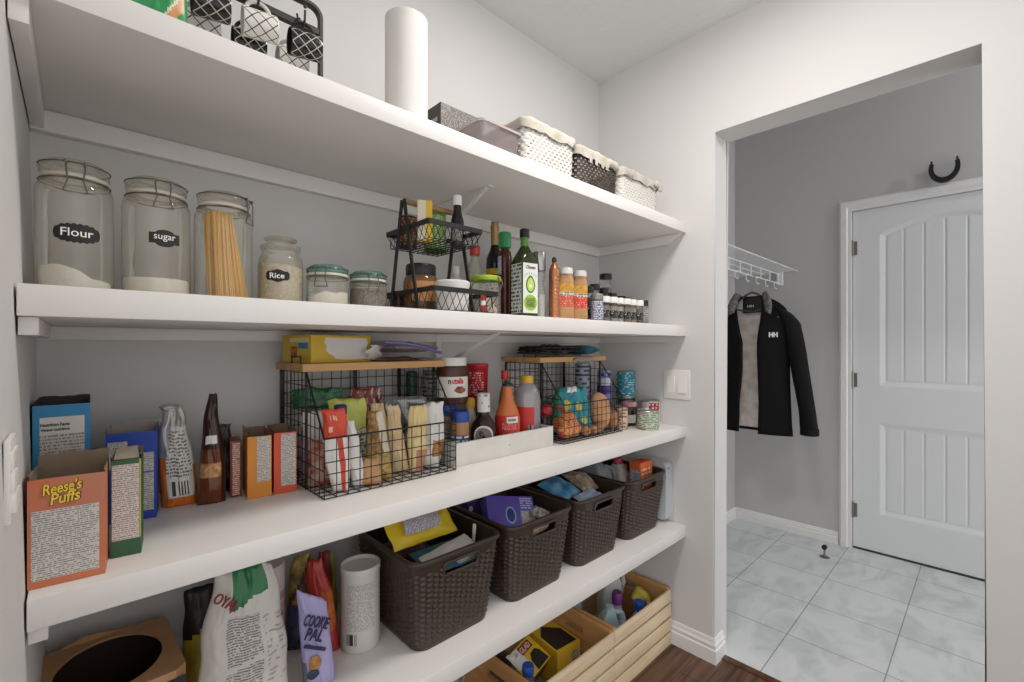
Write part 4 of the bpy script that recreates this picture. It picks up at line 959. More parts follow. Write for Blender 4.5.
# ================================================================== cereal and pantry shelf
Z3 = .9025
def carton(name, label, cat, x, y, z, w, d, h, m, rz=0, open_top=True, inner=KRAFT, flap=(.0, .0, .0, .0), thick=.0016, group=None, rot=None):
    """card box, front-left corner of the front face at local (0, 0); flap = extra height of front, right, back, left walls"""
    t = thing(name, label, cat, (x, y, z), rz, group, rot)
    b = BM()
    if open_top:
        rnd = random.Random(int(x*1000)+int(h*1000))
        def wall(p, q, hh, n_, rag=.003):
            N = 9; tops = [h+hh+(rag*(rnd.random()-.5) if hh >= 0 else 0) for _ in range(N+1)]
            P, Q = Vector((p[0], p[1], 0)), Vector((q[0], q[1], 0)); nn = Vector((n_[0], n_[1], 0))*thick
            for i in range(N):
                a, c = P.lerp(Q, i/N), P.lerp(Q, (i+1)/N); za, zc = Vector((0, 0, tops[i])), Vector((0, 0, tops[i+1]))
                b.face([a, c, c+zc, a+za], 0); b.face([a+nn, a+nn+za, c+nn+zc, c+nn], 1); b.face([a+za, c+zc, c+nn+zc, a+nn+za], 1)
        wall((0, 0), (w, 0), flap[0], (0, 1), .0006); wall((w, 0), (w, d), flap[1], (-1, 0)); wall((w, d), (0, d), flap[2], (0, -1)); wall((0, d), (0, 0), flap[3], (1, 0))
        b.face([(0, 0, 0), (0, d, 0), (w, d, 0), (w, 0, 0)], 0); b.face([(0, 0, h*.55), (w, 0, h*.55), (w, d, h*.55), (0, d, h*.55)], 1)
        b.make('box_body', [m, inner], t, smooth=False, recalc=False)
    else:
        b.box(0, w, 0, d, 0, h, bev=.0008); b.make('box_body', [m, inner], t)
    return t
FP = lambda n, lines, words=30, seed=0, paper='#cfc8c0', ink='#8b8681', fill=.54: fine(n, paper, ink, int(lines*1.35), fill, int(words*1.3), seed)

t = carton('cereal_box', 'orange cereal box at the shelf front with yellow and brown lettering', 'cereal box', -.0470, .893, Z3, .0785, .080, .147, mat('peach_card', '#cc7145', .5, vary=(9, '#bd7a60')), -.09, flap=(0, .004, .020, .006))
panel('nutrition_panel', FP('reese_text', 24, 24, 31), t, .0035, .072, .010, .104, 0)
for z, tx, w, x in ((.134, "Reese's", .040, .034), (.1195, 'Puffs', .031, .037)):
    text(tx, w+.002, mat('brown_ink', '#4a2616', .5), t, (x+.0002, -.0002, z-.0002), .0165, slant=.25, bold=.05, rot=.10, name='lettering_shadow')
    text(tx, w, mat('yellow_ink', '#f0c93a', .5), t, (x, -.0012, z), .0155, slant=.25, bold=.02, rot=.10)
b = BM(); b.face([(.012, .0815, .155), (.064, .0815, .155), (.060, .080, .148), (.02, .080, .148)]); b.make('tab_slot', mat('kraft_dark', '#5f4d3f', .9), t, smooth=False)
b = BM()
for f in (0, 1): b.face([(.006+.0*f, .02, .1385), (.020, .05, .1450), (.026, .035, .139), (.016, .012, .136)][::1 if f else -1])
b.make('inner_bag', mat('grey_bag', '#9a948c', .4), t, smooth=False) if 0 else b.b.free()
t = carton('snack_box', 'green and white snack box with torn top beside the orange cereal box', 'box', .0395, .938, Z3, .0365, .060, .150, mat('dark_green_card', '#2b5b3a', .5), -.13, flap=(0, .008, .010, .006))
panel('nutrition_panel', FP('green_text', 26, 16, 32), t, .001, .0335, .026, .143, 0)
panel('yellow_stripe', mat('yellow_stripe', '#a9a845', .5), t, .0338, .0362, .026, .150, 0)
b = BM(); b.face([(.003, .004, .152), (.034, .006, .151), (.030, .035, .166), (.004, .03, .164)]); b.face([(.003, .004, .1512), (.004, .03, .1632), (.030, .035, .1652), (.034, .006, .1502)]); b.make('torn_flap', mat('flap_card', '#a79b88', .8), t, smooth=False)
t = carton('cracker_box', 'bright blue box with white nutrition panel behind the orange cereal box', 'box', -.0500, 1.060, Z3, .068, .110, .232, mat('sky_blue_card', '#2f86b8', .5), -.02, flap=(0, .003, .006, .003), inner=mat('dark_inner', '#4b443d', .9))
panel('nutrition_panel', FP('blue_text', 22, 20, 33), t, .008, .061, .030, .184, 0)
panel('panel_heading', mat('panel_paper', '#d9d5cf', .55), t, .008, .061, .184, .212, 0)
text('Nutrition Facts', .034, INK, t, (.026, -.0008, .200), .0055, bold=.02); text('Valeur nutritive', .034, INK, t, (.026, -.0008, .192), .0050, bold=.02)
t = carton('cereal_box', 'royal blue cereal box with torn top behind the green snack box', 'cereal box', .0395, 1.120, Z3, .074, .060, .174, mat('royal_blue_card', '#2447a8', .5), -.16, flap=(-.008, .002, .006, .002), inner=mat('pale_inner', '#a79e92', .9))
panel('nutrition_panel', FP('oreo_text', 12, 10, 34), t, .003, .031, .100, .150, 0)
panel('white_panel', FP('oreo_white', 24, 14, 35), t, .036, .070, .016, .126, 0); panel('blue_rule', mat('royal_blue_ink', '#2447a8', .5), t, .036, .0705, .088, .0905, -.0006)

def bag(label, cat, x, y, z, w, h, d, mats, region, seed, rz=None, name='snack_packet', rot=None, group=None, **k):
    t = thing(name, label, cat, (x, y, z), facing(x, y) if rz is None else rz, group, rot)
    pouch('film', mats, t, w, h, d, seed=seed, region=region, **k); return t
SILV = mat('silver_film', '#b3afab', .35, .35, bump=(50, .3)); ORG = mat('orange_film', '#d9742b', .45)
t = bag('white and orange bag with barcode and rolled silver top', 'snack bag', .157, 1.160, Z3, .062, .205, .05, [mat('white_film', '#d5d1cc', .4), ORG, fine('chip_text', '#cfcbc6', '#6c6864', 30, .56, 22, 36), bars('chip_bars', n=26), SILV],
        lambda u, t, f: 4 if t > .80 or (u < -.1-.9*(.85-t) and t > .5) else (1 if t < .10 or (u < -.62 and t < .55) or (u > .85 and t < .4) else (3 if f and .12 < t < .26 and -.35 < u < .55 else (2 if f and -.6 < u < .8 and .29 < t < .76 else 0))), 11, top=.48, skew=-.016, crumple=.007, nu=40, nt=50, pw=3.0)
b = BM(); lump(b, (-.020, -.004, .203), .014, .008, .007, 4, .3, 3); b.make('rolled_top', SILV, t)
t = bag('brown bag with clear window and twisted pointed top', 'snack bag', .206, 1.130, Z3, .052, .228, .05, [mat('brown_film', '#33180f', .3), mat('window_granola', '#cf9f6a', .5, vary=(130, '#a06c3e')), mat('amber_film', '#6a3216', .3), WPAPER],
        lambda u, t, f: 3 if f and .55 < t < .63 and -.7 < u < .5 else (1 if f and .24 < t < .38 and u < .7 else (2 if t < .50 and f and u < .7 else 0)), 12, top=.26, crumple=.006, skew=.004, nu=30, nt=40, bulge=.7)
t = bag('crumpled dark silver packet between the brown bag and the small boxes', 'snack bag', .2450, 1.205, Z3, .036, .150, .03, [mat('dark_foil', '#4a4745', .35, .3, bump=(40, .5))], None, 13, top=.75, crumple=.010)
t = carton('granola_box', 'narrow maroon box between the silver packet and the orange box', 'box', .2420, 1.136, Z3, .0205, .058, .122, mat('maroon_card', '#7a2f24', .5), -.16, open_top=False)
panel('printed_panel', FP('granola_text', 20, 7, 37, '#a9695a', '#e0c8b8'), t, .004, .018, .004, .118, 0)
t = carton('snack_bar_box', 'open amber-orange snack bar box with white text panel', 'box', .2660, 1.098, Z3, .046, .100, .133, mat('amber_card', '#d98a2b', .5), -.14, flap=(0, .004, .006, .012))
panel('nutrition_panel', FP('amber_text', 22, 12, 38), t, .018, .044, .034, .131, 0)
t = carton('snack_bar_box', 'open red-orange snack bar box next to the wire basket', 'box', .3172, 1.094, Z3, .046, .100, .135, mat('vermilion_card', '#d4512f', .5), -.14, flap=(0, .003, .005, .005))
panel('nutrition_panel', FP('red_text', 24, 12, 39), t, .014, .044, .016, .132, 0)

# two wire baskets with wooden tops
PINE = woodmat('basket_top_wood', '#b98a54', '#d6aa70', (3, 45, 45), .55)
def wire_basket(label, x0):
    W, D, HF, HB = .346, .288, .130, .268
    t = thing('wire_basket', label, 'wire basket', (x0+W/2, .978+D/2, Z3), 0, 'black wire baskets with wooden tops')
    L = lambda x, y, z: (x-W/2, y-D/2, z)
    def rod(b, p, q, r=.00115): b.tube([L(*p), L(*q)], r, 5)
    yw = .104; n = 13
    b = BM()
    for i in range(n+1):
        x = W*i/n; rod(b, (x, 0, .001), (x, 0, HF)); rod(b, (x, 0, .0025), (x, D, .0025))
    for k in range(6): rod(b, (0, 0, .002+(HF-.002)*k/5), (W, 0, .002+(HF-.002)*k/5), .0013 if k < 5 else .0022)
    for k in range(1, 11): rod(b, (0, D*k/11, .0012), (W, D*k/11, .0012))
    b.make('front_and_floor_grid', BLACK, t)
    b = BM()
    for i in range(n+1): rod(b, (W*i/n, D, .001), (W*i/n, D, HB))
    for k in range(10): rod(b, (0, D, .002+(HB-.004)*k/9), (W, D, .002+(HB-.004)*k/9))
    b.make('back_grid', BLACK, t)
    for xs in (0, W):
        b = BM()
        for i in range(12):
            y = D*i/11; hz = HB if y >= yw else HF+(HB-HF)*y/yw; rod(b, (xs, y, .001), (xs, y, hz))
        for k in range(10):
            z = .002+(HB-.004)*k/9; ys = 0 if z <= HF else yw*(z-HF)/(HB-HF); rod(b, (xs, ys, z), (xs, D, z))
        rod(b, (xs, 0, HF), (xs, yw, HB), .0022); b.make('side_grid', BLACK, t)
    for xs in (.004, W-.004, W*.58):
        b = BM(); b.box(xs-W/2-.005, xs-W/2+.005, D/2-.004, D/2+.0005, 0, HB); b.make('back_post', BLACK, t, smooth=False)
    for xs in (0, W):
        b = BM(); b.box(xs-W/2-.0025, xs-W/2+.0025, yw-D/2-.0025, yw-D/2+.0025, 0, HB); b.make('side_post', BLACK, t, smooth=False)
    b = BM(); b.box(-W/2-.010, W/2+.032, yw-D/2-.006, D/2+.0005, HB+.001, HB+.019, bev=.0015); b.make('wooden_top', PINE, t)
    b = BM(); y0, y1 = yw-D/2+.02, D/2-.106; xs = -W/2-.006
    b.tube([(xs, y0, HB+.018), (xs, y0, HB+.036), (xs, y1, HB+.036), (xs, y1, HB+.018)], .0022, 6); b.make('end_rail', BLACK, t)
    return t
wire_basket('black wire basket with wooden top under the yellow box, full of food packets', .382)
wire_basket('black wire basket with wooden top holding onions, potatoes and tins', 1.172)
ZW = Z3+.2875
YEL = mat('yellow_box_card', '#d8b63c', .5)
t = carton('food_box', 'yellow food box with a torn white patch on the wooden basket top', 'box', .4020, 1.108, ZW, .176, .118, .067, YEL, .24, open_top=False)
b = BM(); rnd = random.Random(3); pts = [(.030+.006*rnd.random()+.03*(i/9)**2*0, .060-.056*i/9) for i in range(10)]
pts = [(p_[0]*1.04, p_[1]) for p_ in ((.036, .061), (.034, .048), (.040, .040), (.038, .030), (.046, .022), (.058, .016), (.064, .008), (.085, .006), (.120, .006), (.158, .008), (.161, .024), (.154, .035), (.160, .048), (.155, .061))]
b.prism(pts, -.0006, 'Y', 0); b.make('torn_patch', WPAPER, t, smooth=False)
b = BM(); F = []
for i in range(9):
    f = i/8; F.append([(.150+.012*math.sin(f*9), -.002-.022*math.sin(f*PI*.6), .006+.036*f), (.173, -.006-.02*f, .004+.04*f), (.194-.008*math.sin(f*11), -.014-.01*f, .002+.036*f)])
b.loft(F, closed=False); o = b.make('torn_flap', WPAPER, t, ang=2); s = o.modifiers.new('solid', 'SOLIDIFY'); s.thickness = .0008
b = BM()
for x0, y0, x1, y1 in ((-.0006, .015, 0, .042),): b.box(-.0008, 0, .012, .050, .034, .048)
b.make('blue_badge', mat('blue_badge', '#2f7fb0', .5), t, smooth=False)
b = BM(); b.box(-.0008, 0, .056, .082, .012, .040); b.make('picture', mat('cracker_picture', '#c98a3a', .6, vary=(120, '#8a4f22')), t, smooth=False)
b = BM(); b.box(-.0007, 0, .010, .085, .050, .060); b.make('side_heading', mat('pale_heading', '#e3d9a8', .5), t, smooth=False)
b = BM(); b.box(.034, .165, -.0007, 0, .0615, .066); b.make('edge_band', mat('olive_band', '#b39a2d', .5), t, smooth=False) if 0 else b.b.free()
BAGC = clear('zip_bag_film', '#f0eef4', .3, .15, .30, '#dddbe6')
def sheetbag(label, x, y, z, w, d, h, m, seed, name='zip_bag', cat='plastic bag', rz=0, parts=(), amp=.006):
    t = thing(name, label, cat, (x, y, z), rz); b = BM(); N = 18
    def P(i, k, s):
        u, v = -1+2*i/N, -1+2*k/N; e = max(0, (1-abs(u)**3)*(1-abs(v)**3))
        n = noise.noise(Vector((u*2.2+seed, v*2.2, s*1.7+seed)))
        return (u*w/2+.004*n, v*d/2+.004*n, max(0, h*.5+s*(h*.5-amp)*e**.6*.9 + amp*n*e*(1 if s > 0 else 0)) + .0)
    for s in (-1, 1):
        V = [[b.b.verts.new(P(i, k, s)) for i in range(N+1)] for k in range(N+1)]
        for k in range(N):
            for i in range(N): b.b.faces.new((V[k][i], V[k][i+1], V[k+1][i+1], V[k+1][i]))
    bmesh.ops.remove_doubles(b.b, verts=b.b.verts[:], dist=1e-5)
    b.make('film', m, t, ang=1.5)
    for nm, mm, pts, r in parts: q = BM(); q.tube(pts, r, 6); q.make(nm, mm, t)
    return t
sheetbag('flat maroon packet lying under the zip bags on the basket top', .640, 1.145, ZW, .13, .11, .014, mat('maroon_packet', '#6a2a2c', .4, vary=(60, '#8d4a44')), 21, 'snack_packet', 'packet')
sheetbag('folded dark green packet at the right end of the first basket top', .734, 1.175, ZW, .050, .10, .010, mat('dark_green_packet', '#27523a', .4), 22, 'snack_packet', 'packet')
sheetbag('clear zip bag with a purple seal lying on the first basket top', .672, 1.150, ZW+.0145, .165, .13, .040, BAGC, 23, parts=(('purple_seal', mat('purple_zip', '#6f6aa8', .4), [(-.085, -.05, .036), (-.04, -.064, .034), (.01, -.068, .026), (.06, -.064, .014), (.092, -.05, .006)], .0045), ('paper_slip', WPAPER, [(-.05, -.045, .022), (-.01, -.05, .021), (.03, -.05, .017)], .003)))
b = BM(); b.tube([(.680, 1.17, ZW+.047), (.70, 1.18, ZW+.050), (.722, 1.185, ZW+.047)], .004, 8); o = b.make('bread_clip_tie', mat('dark_tie', '#4c4741', .6)); tag(o, 'dark twisted tie lying on top of the clear zip bag', 'twist tie')

# ------- food packets inside the first basket
ZB = Z3+.0045
WFILM = mat('white_packet_film', '#ebe7e2', .4)
bag('red and white upright packet at the front left of the first wire basket', 'food packet', .432, 1.010, ZB, .054, .182, .030, [WFILM, mat('scarlet_film', '#d8482c', .4), fine('scarlet_text', '#d8482c', '#f0c0a8', 6, .5, 6, 41)],
    lambda u, t, f: (2 if f and -.6 < u < .3 and .72 < t < .93 else 1) if t > .64 or (.15 < u < .62 and f) else 0, 41, top=.9, crumple=.006, skew=-.018, base=.62, nu=36, nt=40)
bag('plain white packet leaning beside the red and white one', 'food packet', .480, 1.018, ZB, .034, .150, .022, [WFILM], None, 42, top=.6, crumple=.005, skew=-.022)
bag('lime green bag with a printed white panel in the first wire basket', 'food packet', .488, 1.105, ZB, .092, .192, .040, [mat('lime_film', '#c3c860', .4), fine('lime_text', '#c9c9c0', '#5c5c58', 20, .55, 16, 43)], lambda u, t, f: 1 if t < .62 else 0, 43, top=.95, crumple=.009)
bag('clear bag of brown spiced nuts at the front of the first wire basket', 'food packet', .534, 1.030, ZB, .064, .165, .044, [mat('nut_mix', '#b08a54', .5, vary=(90, '#7a5a32')), mat('cream_film', '#d8cdb8', .4), mat('olive_nuts', '#c4aa60', .5, vary=(110, '#8d7438'))], lambda u, t, f: 1 if u > .1 and t > .40 and u > .5-.7*(t-.4) else (2 if t < .38 else 0), 44, top=.5, crumple=.006, skew=-.008, nu=32, nt=36)
bag('peach coloured small packet lying at the front of the first wire basket', 'food packet', .502, 1.006, ZB, .050, .060, .026, [mat('peach_film', '#c99a6c', .5, vary=(30, '#b98a60'))], None, 45, top=.6, crumple=.004)
TANF = mat('tan_packet_film', '#e6cba2', .5, vary=(25, '#d4b68a')); 
bag('tan paper packet right of the spiced nuts in the first wire basket', 'food packet', .574, 1.082, ZB, .046, .176, .018, [TANF, WFILM], lambda u, t, f: 1 if t < .3 and u < 0 else 0, 46, top=.65, crumple=.007, skew=-.012)
bag('tan paper packet second from the right side of the nuts, leaning left', 'food packet', .608, 1.055, ZB, .044, .170, .018, [TANF], None, 47, top=.7, crumple=.007, skew=-.022)
bag('pale yellow pinched-top packet in the first wire basket', 'food packet', .640, 1.030, ZB, .052, .168, .024, [mat('butter_film', '#ecd79c', .45, vary=(20, '#dcc283')), mat('salmon_film', '#c08a68', .5)], lambda u, t, f: 1 if t < .35 and u > -.1 else 0, 48, top=.85, crumple=.008, skew=.006, base=.6)
bag('pale grey-white packet at the right end of the first wire basket', 'food packet', .686, 1.045, ZB, .080, .166, .030, [mat('grey_white_film', '#e6e1dc', .4), fine('grey_white_text', '#c5c0bb', '#55504c', 16, .5, 6, 49), mat('biscuit_print', '#c98a45', .5, vary=(70, '#7a4a2a'))], lambda u, t, f: 2 if f and u > .25 and .15 < t < .42 else (1 if f and u < -.4 and t < .7 else 0), 49, top=.98, crumple=.008, skew=.004, base=.70, slope=-.010)
bag('dark red crumpled packet standing at the back of the first wire basket', 'food packet', .585, 1.190, ZB, .085, .205, .04, [mat('dark_red_film', '#8a2f28', .4, vary=(40, '#b5604a')), mat('pale_print', '#cdb79a', .5)], lambda u, t, f: 1 if abs(math.sin(u*7+t*9)) > .93 else 0, 50, top=.95, crumple=.014)
bag('red chilli packet at the left side of the first wire basket', 'food packet', .408, 1.080, ZB, .050, .105, .03, [mat('cream_chilli', '#b9a08a', .5, vary=(55, '#a8402e'))], None, 51, top=.9, crumple=.006)
bag('white packet behind the red chilli packet in the first wire basket', 'food packet', .425, 1.150, ZB, .060, .160, .03, [WFILM], None, 52, top=.9, crumple=.008)
t = bag('dark green crinkled packet high at the back left of the first wire basket', 'food packet', .452, 1.200, ZB+.164, .118, .050, .034, [mat('green_crinkle', '#1f5c38', .3, bump=(70, .6), vary=(60, '#2f7a4a'))], None, 53, top=1.0, crumple=.007, rz=-.35, topd=.5)
t = thing('deli_tray', 'clear plastic lid standing at the back of the first wire basket', 'plastic lid', (.664, 1.125, ZB), -.5)
b = BM(); R = [[(p.x, -.004*k, .095+p.y) for p in rrect(.062-.004*k, .088-.004*k, .018)] for k in (0, 1, 2)]; b.loft(R, cap1=True); b.make('clear_lid', clear('grey_clear', '#d5d8da', .3, .1, .35, '#b5babd'), t)
t = bottle('small_bottle', 'blue cap of a bottle between the red packet and the lime bag', .452, 1.060, ZB, [(0, 0), (.016, .001), (.016, .15), (.012, .165)], WFILM, [(0, .163), (.0145, .163), (.0145, .182), (.012, .185), (0, .185)], mat('navy_cap', '#2b3a78', .4))

# ------- jars and bottles between the baskets
t = thing('bottle_caddy', 'white painted wooden box in front of the sauce bottles', 'box', (.943, 1.085, Z3), 0)
CW = mat('caddy_white', '#dedad2', .55, vary=(14, '#d5d0c8')); w2, d2, hh = .198, .086, .063
for nm, a in (('front_board', (-w2, w2, -d2, -d2+.008)), ('back_board', (-w2, w2, d2-.008, d2)), ('end_board', (-w2, -w2+.008, -d2+.0085, d2-.0085)), ('end_board', (w2-.008, w2, -d2+.0085, d2-.0085)), ('base_board', (-w2+.0085, w2-.0085, -d2+.0085, d2-.0085))):
    b = BM(); b.box(*a, 0, hh if nm != 'base_board' else .005, bev=.0008); b.make(nm, CW, t)
b = BM(); b.lathe([(0, -.0004), (.0022, -.0004), (.0022, .0002), (0, .0006)], 10, M=Matrix.Translation((.0, -d2, .03)) @ Matrix.Rotation(PI/2, 4, 'X')); b.make('nail_head', mat('dull_nail', '#9a958d', .5, .6), t)
ZC = Z3+.0055
NUT = mat('hazelnut_spread', '#4f2a18', .35); BLUE = mat('blue_lid', '#23479c', .4)
def pbjar(label, x, y, r, h, z):
    t = thing('spread_jar', label, 'jar', (x, y, z), facing(x, y))
    b = BM(); b.lathe([(0, 0), (r-.002, 0), (r, .004), (r, h*.74), (r*.9, h*.80)], 28); b.make('jar_body', mat('peanut_tan', '#a97c4f', .4), t)
    b = BM(); b.lathe([(0, h*.78), (r*.96, h*.78), (r, h*.80), (r, h*.97), (r*.94, h), (0, h)], 28); b.make('lid', BLUE, t)
    band('navy_label', fine('pb_label', '#3a4a78', '#d8d8e0', 5, .55, 6, 55), t, r+.0003, h*.10, h*.52, -1.3, 1.3); return t
pbjar('small jar with blue lid at the left end of the white wooden box', .798, 1.053, .0265, .136, ZC)
pbjar('jar with blue lid under the hazelnut spread jar', .802, 1.124, .0300, .150, ZC)
t = thing('spread_jar', 'large hazelnut spread jar with white lid stacked on a blue-lidded jar', 'jar', (.813, 1.112, ZC+.1505), facing(.813, 1.112)+.12)
b = BM(); b.lathe([(0, 0), (.042, .001), (.0465, .008), (.047, .050), (.0455, .085), (.0465, .105), (.041, .116)], 36, sy=.86); b.make('jar_body', NUT, t, ang=1)
b = BM(); b.lathe([(0, .114), (.0430, .114), (.0435, .116), (.0435, .136), (.042, .138), (0, .138)], 34); b.make('lid', WHITE, t)
b = BM(); a = 1.25; b.lathe([(.0476, .022), (.0482, .022), (.0482, .082), (.0476, .082)], 24, a0=-a, a1=a, sy=.86); b.make('white_label', mat('label_paper', '#e3dfd8', .5), t)
o1 = text('n', .0088, INK, t, (-.0115, 0, .0672), .0122, wrap=.0484, bold=.03); o2 = text('utella', .036, mat('red_ink', '#cf2f2a', .5), t, (.0135, 0, .0702), .0175, wrap=.0484, bold=.03)
for o in (o1, o2): o.scale = (1, .86, 1)
b = BM(); lump(b, (.018, -.040, .044), .016, .004, .010, 3, .3, 3); b.make('bread_print', mat('bread_print', '#b9612e', .5, vary=(110, '#6d3418')), t)
t = thing('red_tub', 'tall red canister with white print behind the sauce bottles', 'canister', (1.002, 1.222, Z3), facing(1.0, 1.2))
b = BM(); b.lathe([(0, 0), (.030, .001), (.031, .004), (.0365, .252), (.038, .254), (.038, .266), (.0355, .267), (0, .266)], 30); b.make('canister_body', mat('bright_red', '#c42430', .4), t)
band('white_print', fine('red_can_print', '#c42430', '#e8c8c4', 10, .48, 7, 56), t, .0366, .16, .240, -.9, .6)
t = bottle('sauce_bottle', 'small pale bottle with yellow cap behind the barbecue sauce', .885, 1.118, ZC, [(0, 0), (.018, .001), (.019, .006), (.019, .105), (.014, .125), (.013, .135)], mat('mustard_clear', '#b9ab98', .4), [(0, .133), (.0165, .133), (.0165, .156), (.012, .162), (0, .162)], mat('yellow_cap', '#d3aa2f', .4))
BBQ = mat('barbecue_brown', '#2c1611', .15)
t = bottle('sauce_bottle', 'dark barbecue sauce bottle with white wrapped cap', .886, 1.052, ZC, [(0, 0), (.036, .001), (.0385, .008), (.0385, .070), (.034, .090), (.020, .112), (.0155, .120), (.0155, .130)], BBQ, [(0, .126), (.0195, .126), (.0200, .128), (.0190, .178), (.0175, .181), (0, .181)], fine('bbq_cap', '#dcd8d2', '#8a8580', 5, .4, 8, 57))
b = BM(); b.prism([(.031*math.cos(a), .058+.031*math.sin(a)) for a in [2*PI*i/36 for i in range(36)]], .001, 'Y', 0)
for v in b.b.verts: a = v.co.x/.0388; rr = .0388+(.0006 if v.co.y < .0005 else -.001); v.co = (rr*math.sin(a), -rr*math.cos(a), v.co.z)
b.make('round_label', mat('label_cream', '#dcd5c8', .5), t)
b = BM(); b.prism([(.025*math.cos(a), .058+.025*math.sin(a)) for a in [2*PI*i/36 for i in range(36)]], .001, 'Y', 0)
for v in b.b.verts: a = v.co.x/.0388; rr = .0398+(.0006 if v.co.y < .0005 else -.001); v.co = (rr*math.sin(a), -rr*math.cos(a), v.co.z)
b.make('label_ring', fine('bbq_label', '#6f6a68', '#d8d2c8', 7, .5, 6, 58), t)
HOT = mat('hot_sauce', '#cf6f38', .25)
t = bottle('sauce_bottle', 'orange hot sauce bottle with dark neck cap', .982, 1.050, ZC, [(0, 0), (.037, .001), (.0395, .006), (.0395, .098), (.034, .120), (.021, .150), (.0165, .175), (.0150, .198)], HOT, [(0, .196), (.0165, .196), (.0165, .204), (.010, .207), (.0095, .214), (0, .214)], mat('dark_green_cap', '#1d2b20', .4))
band('red_label', mat('hot_red', '#c5302a', .5), t, .0398, .030, .108, -1.25, 1.0); band('white_plate', mat('label_paper', '#e3dfd8', .5), t, .0404, .086, .105, -.05, .9)
text("FRANK'S", .026, INK, t, (.016, 0, .0955), .008, wrap=.0412, bold=.02); text('RedHot', .042, mat('label_paper', '#e3dfd8', .5), t, (.006, 0, .076), .018, wrap=.0412, bold=.05, name='lettering_shadow'); text('RedHot', .040, mat('red_ink', '#cf2f2a', .5), t, (.006, 0, .076), .016, wrap=.0419, bold=.03)
t = bottle('sauce_bottle', 'clear bottle with bright red flip cap behind the hot sauce', 1.052, 1.138, ZC, [(0, 0), (.020, .001), (.021, .006), (.021, .130), (.017, .165), (.010, .19), (.009, .211)], clear('pale_bottle', '#d8d2c8', .15, .06, .25, '#b5ada2'), [(0, .209), (.0115, .209), (.0125, .213), (.0125, .236), (.011, .239), (0, .239)], mat('bright_red_cap', '#d4332c', .4))
t = bottle('sauce_bottle', 'dark bottle with black cap between barbecue and hot sauce', .938, 1.125, ZC, [(0, 0), (.019, .001), (.020, .006), (.020, .115), (.015, .140), (.010, .152)], mat('soy_glass', '#2a2420', .15), [(0, .150), (.0135, .150), (.0135, .178), (.0115, .181), (0, .181)], BLK)
t = thing('syrup_bottle', 'large syrup bottle with yellow cap and red label', 'bottle', (1.083, 1.062, ZC), facing(1.083, 1.06)+.1)
b = BM(); b.lathe([(0, 0), (.041, .001), (.044, .008), (.044, .128), (.0445, .140), (.041, .165), (.033, .186), (.022, .198), (.018, .202)], 34, sy=.85); b.make('bottle_body', clear('pale_syrup', '#e0dedd', .2, .1, .45, '#c9c6c8'), t, ang=1)
b = BM(); b.lathe([(0, .200), (.0205, .200), (.021, .203), (.0195, .224), (0, .225)], 26); b.make('cap', mat('yellow_cap', '#d3aa2f', .4), t)
b = BM(); b.lathe([(0, .004), (.040, .004), (.042, .010), (.042, .124), (0, .124)], 28, sy=.85); b.make('syrup', mat('dark_syrup', '#5c3227', .3), t)
b = BM(); b.lathe([(.0448, .040), (.0454, .040), (.0454, .124), (.0448, .124)], 24, a0=-1.4, a1=.45, sy=.85); b.make('red_label', mat('hot_red', '#c5302a', .5), t)
o = text('PURE', .020, mat('label_paper', '#e3dfd8', .5), t, (-.008, 0, .105), .006, wrap=.0462) if 0 else None
b = BM(); b.lathe([(.0456, .046), (.0458, .046), (.0458, .066), (.0456, .066)], 10, a0=-.05, a1=.42, sy=.85, us=1); b.make('barcode', bars('syrup_bars', n=18), t)
# tins glimpsed behind the first basket's end
t = tincan('canister', 'dark green canister standing behind the hazelnut spread', .753, 1.238, Z3, .0165, .25, mat('dark_green_tin', '#1f4a34', .4), mat('dark_green_wrap', '#1c4630', .4), 'canister')
t = tincan('food_jar', 'tall jar with a printed white label standing behind the blue-lidded jars', .822, 1.235, Z3, .028, .25, mat('grey_tin', '#77736e', .4, .5), fine('white_tin_print', '#b5b2ac', '#3c4a44', 18, .55, 7, 59), 'jar')

# ------- second basket: produce
def veg(name, label, x, y, z, rx, ry, rz_, m, seed, rot=(0, 0, 0), amp=.08, group=None, cat=None):
    b = BM(); lump(b, (0, 0, 0), rx, ry, rz_, seed, amp, 2.0, sub=4); o = b.make(name, m); o.location = (x, y, z); o.rotation_euler = rot; return tag(o, label, cat or name, group)
t = thing('onion_bag', 'orange-red net bag of onions at the front left of the second wire basket', 'net bag', (1.252, 1.032, ZB))
b = BM()
for (x, y, z, r, s) in ((-.022, -.01, .032, .030, 1), (.026, -.006, .030, .029, 2), (.002, .0, .060, .034, 3), (.0, .03, .04, .030, 4)): lump(b, (x, y, z), r*1.05, r, r*.98, s, .10, 2)
b.make('netted_onions', netmat('onion_net', '#cf4f34', '#e8b070', '#d9803f'), t)
b = BM(); b.tube([(-.02, .0, .10), (-.045, -.005, .112), (-.058, .0, .108)], [.008, .006, .008], 8); b.make('net_tail', mat('red_net', '#b53a2c', .5), t)
veg('tomato', 'shiny red item beside the net bag in the second wire basket', 1.202, 1.090, ZB+.095, .025, .025, .024, mat('tomato_red', '#c22a2a', .25), 61, cat='tomato')
TB = mat('teal_print_film', '#2f98a0', .35, vary=(26, '#1f7f92'))
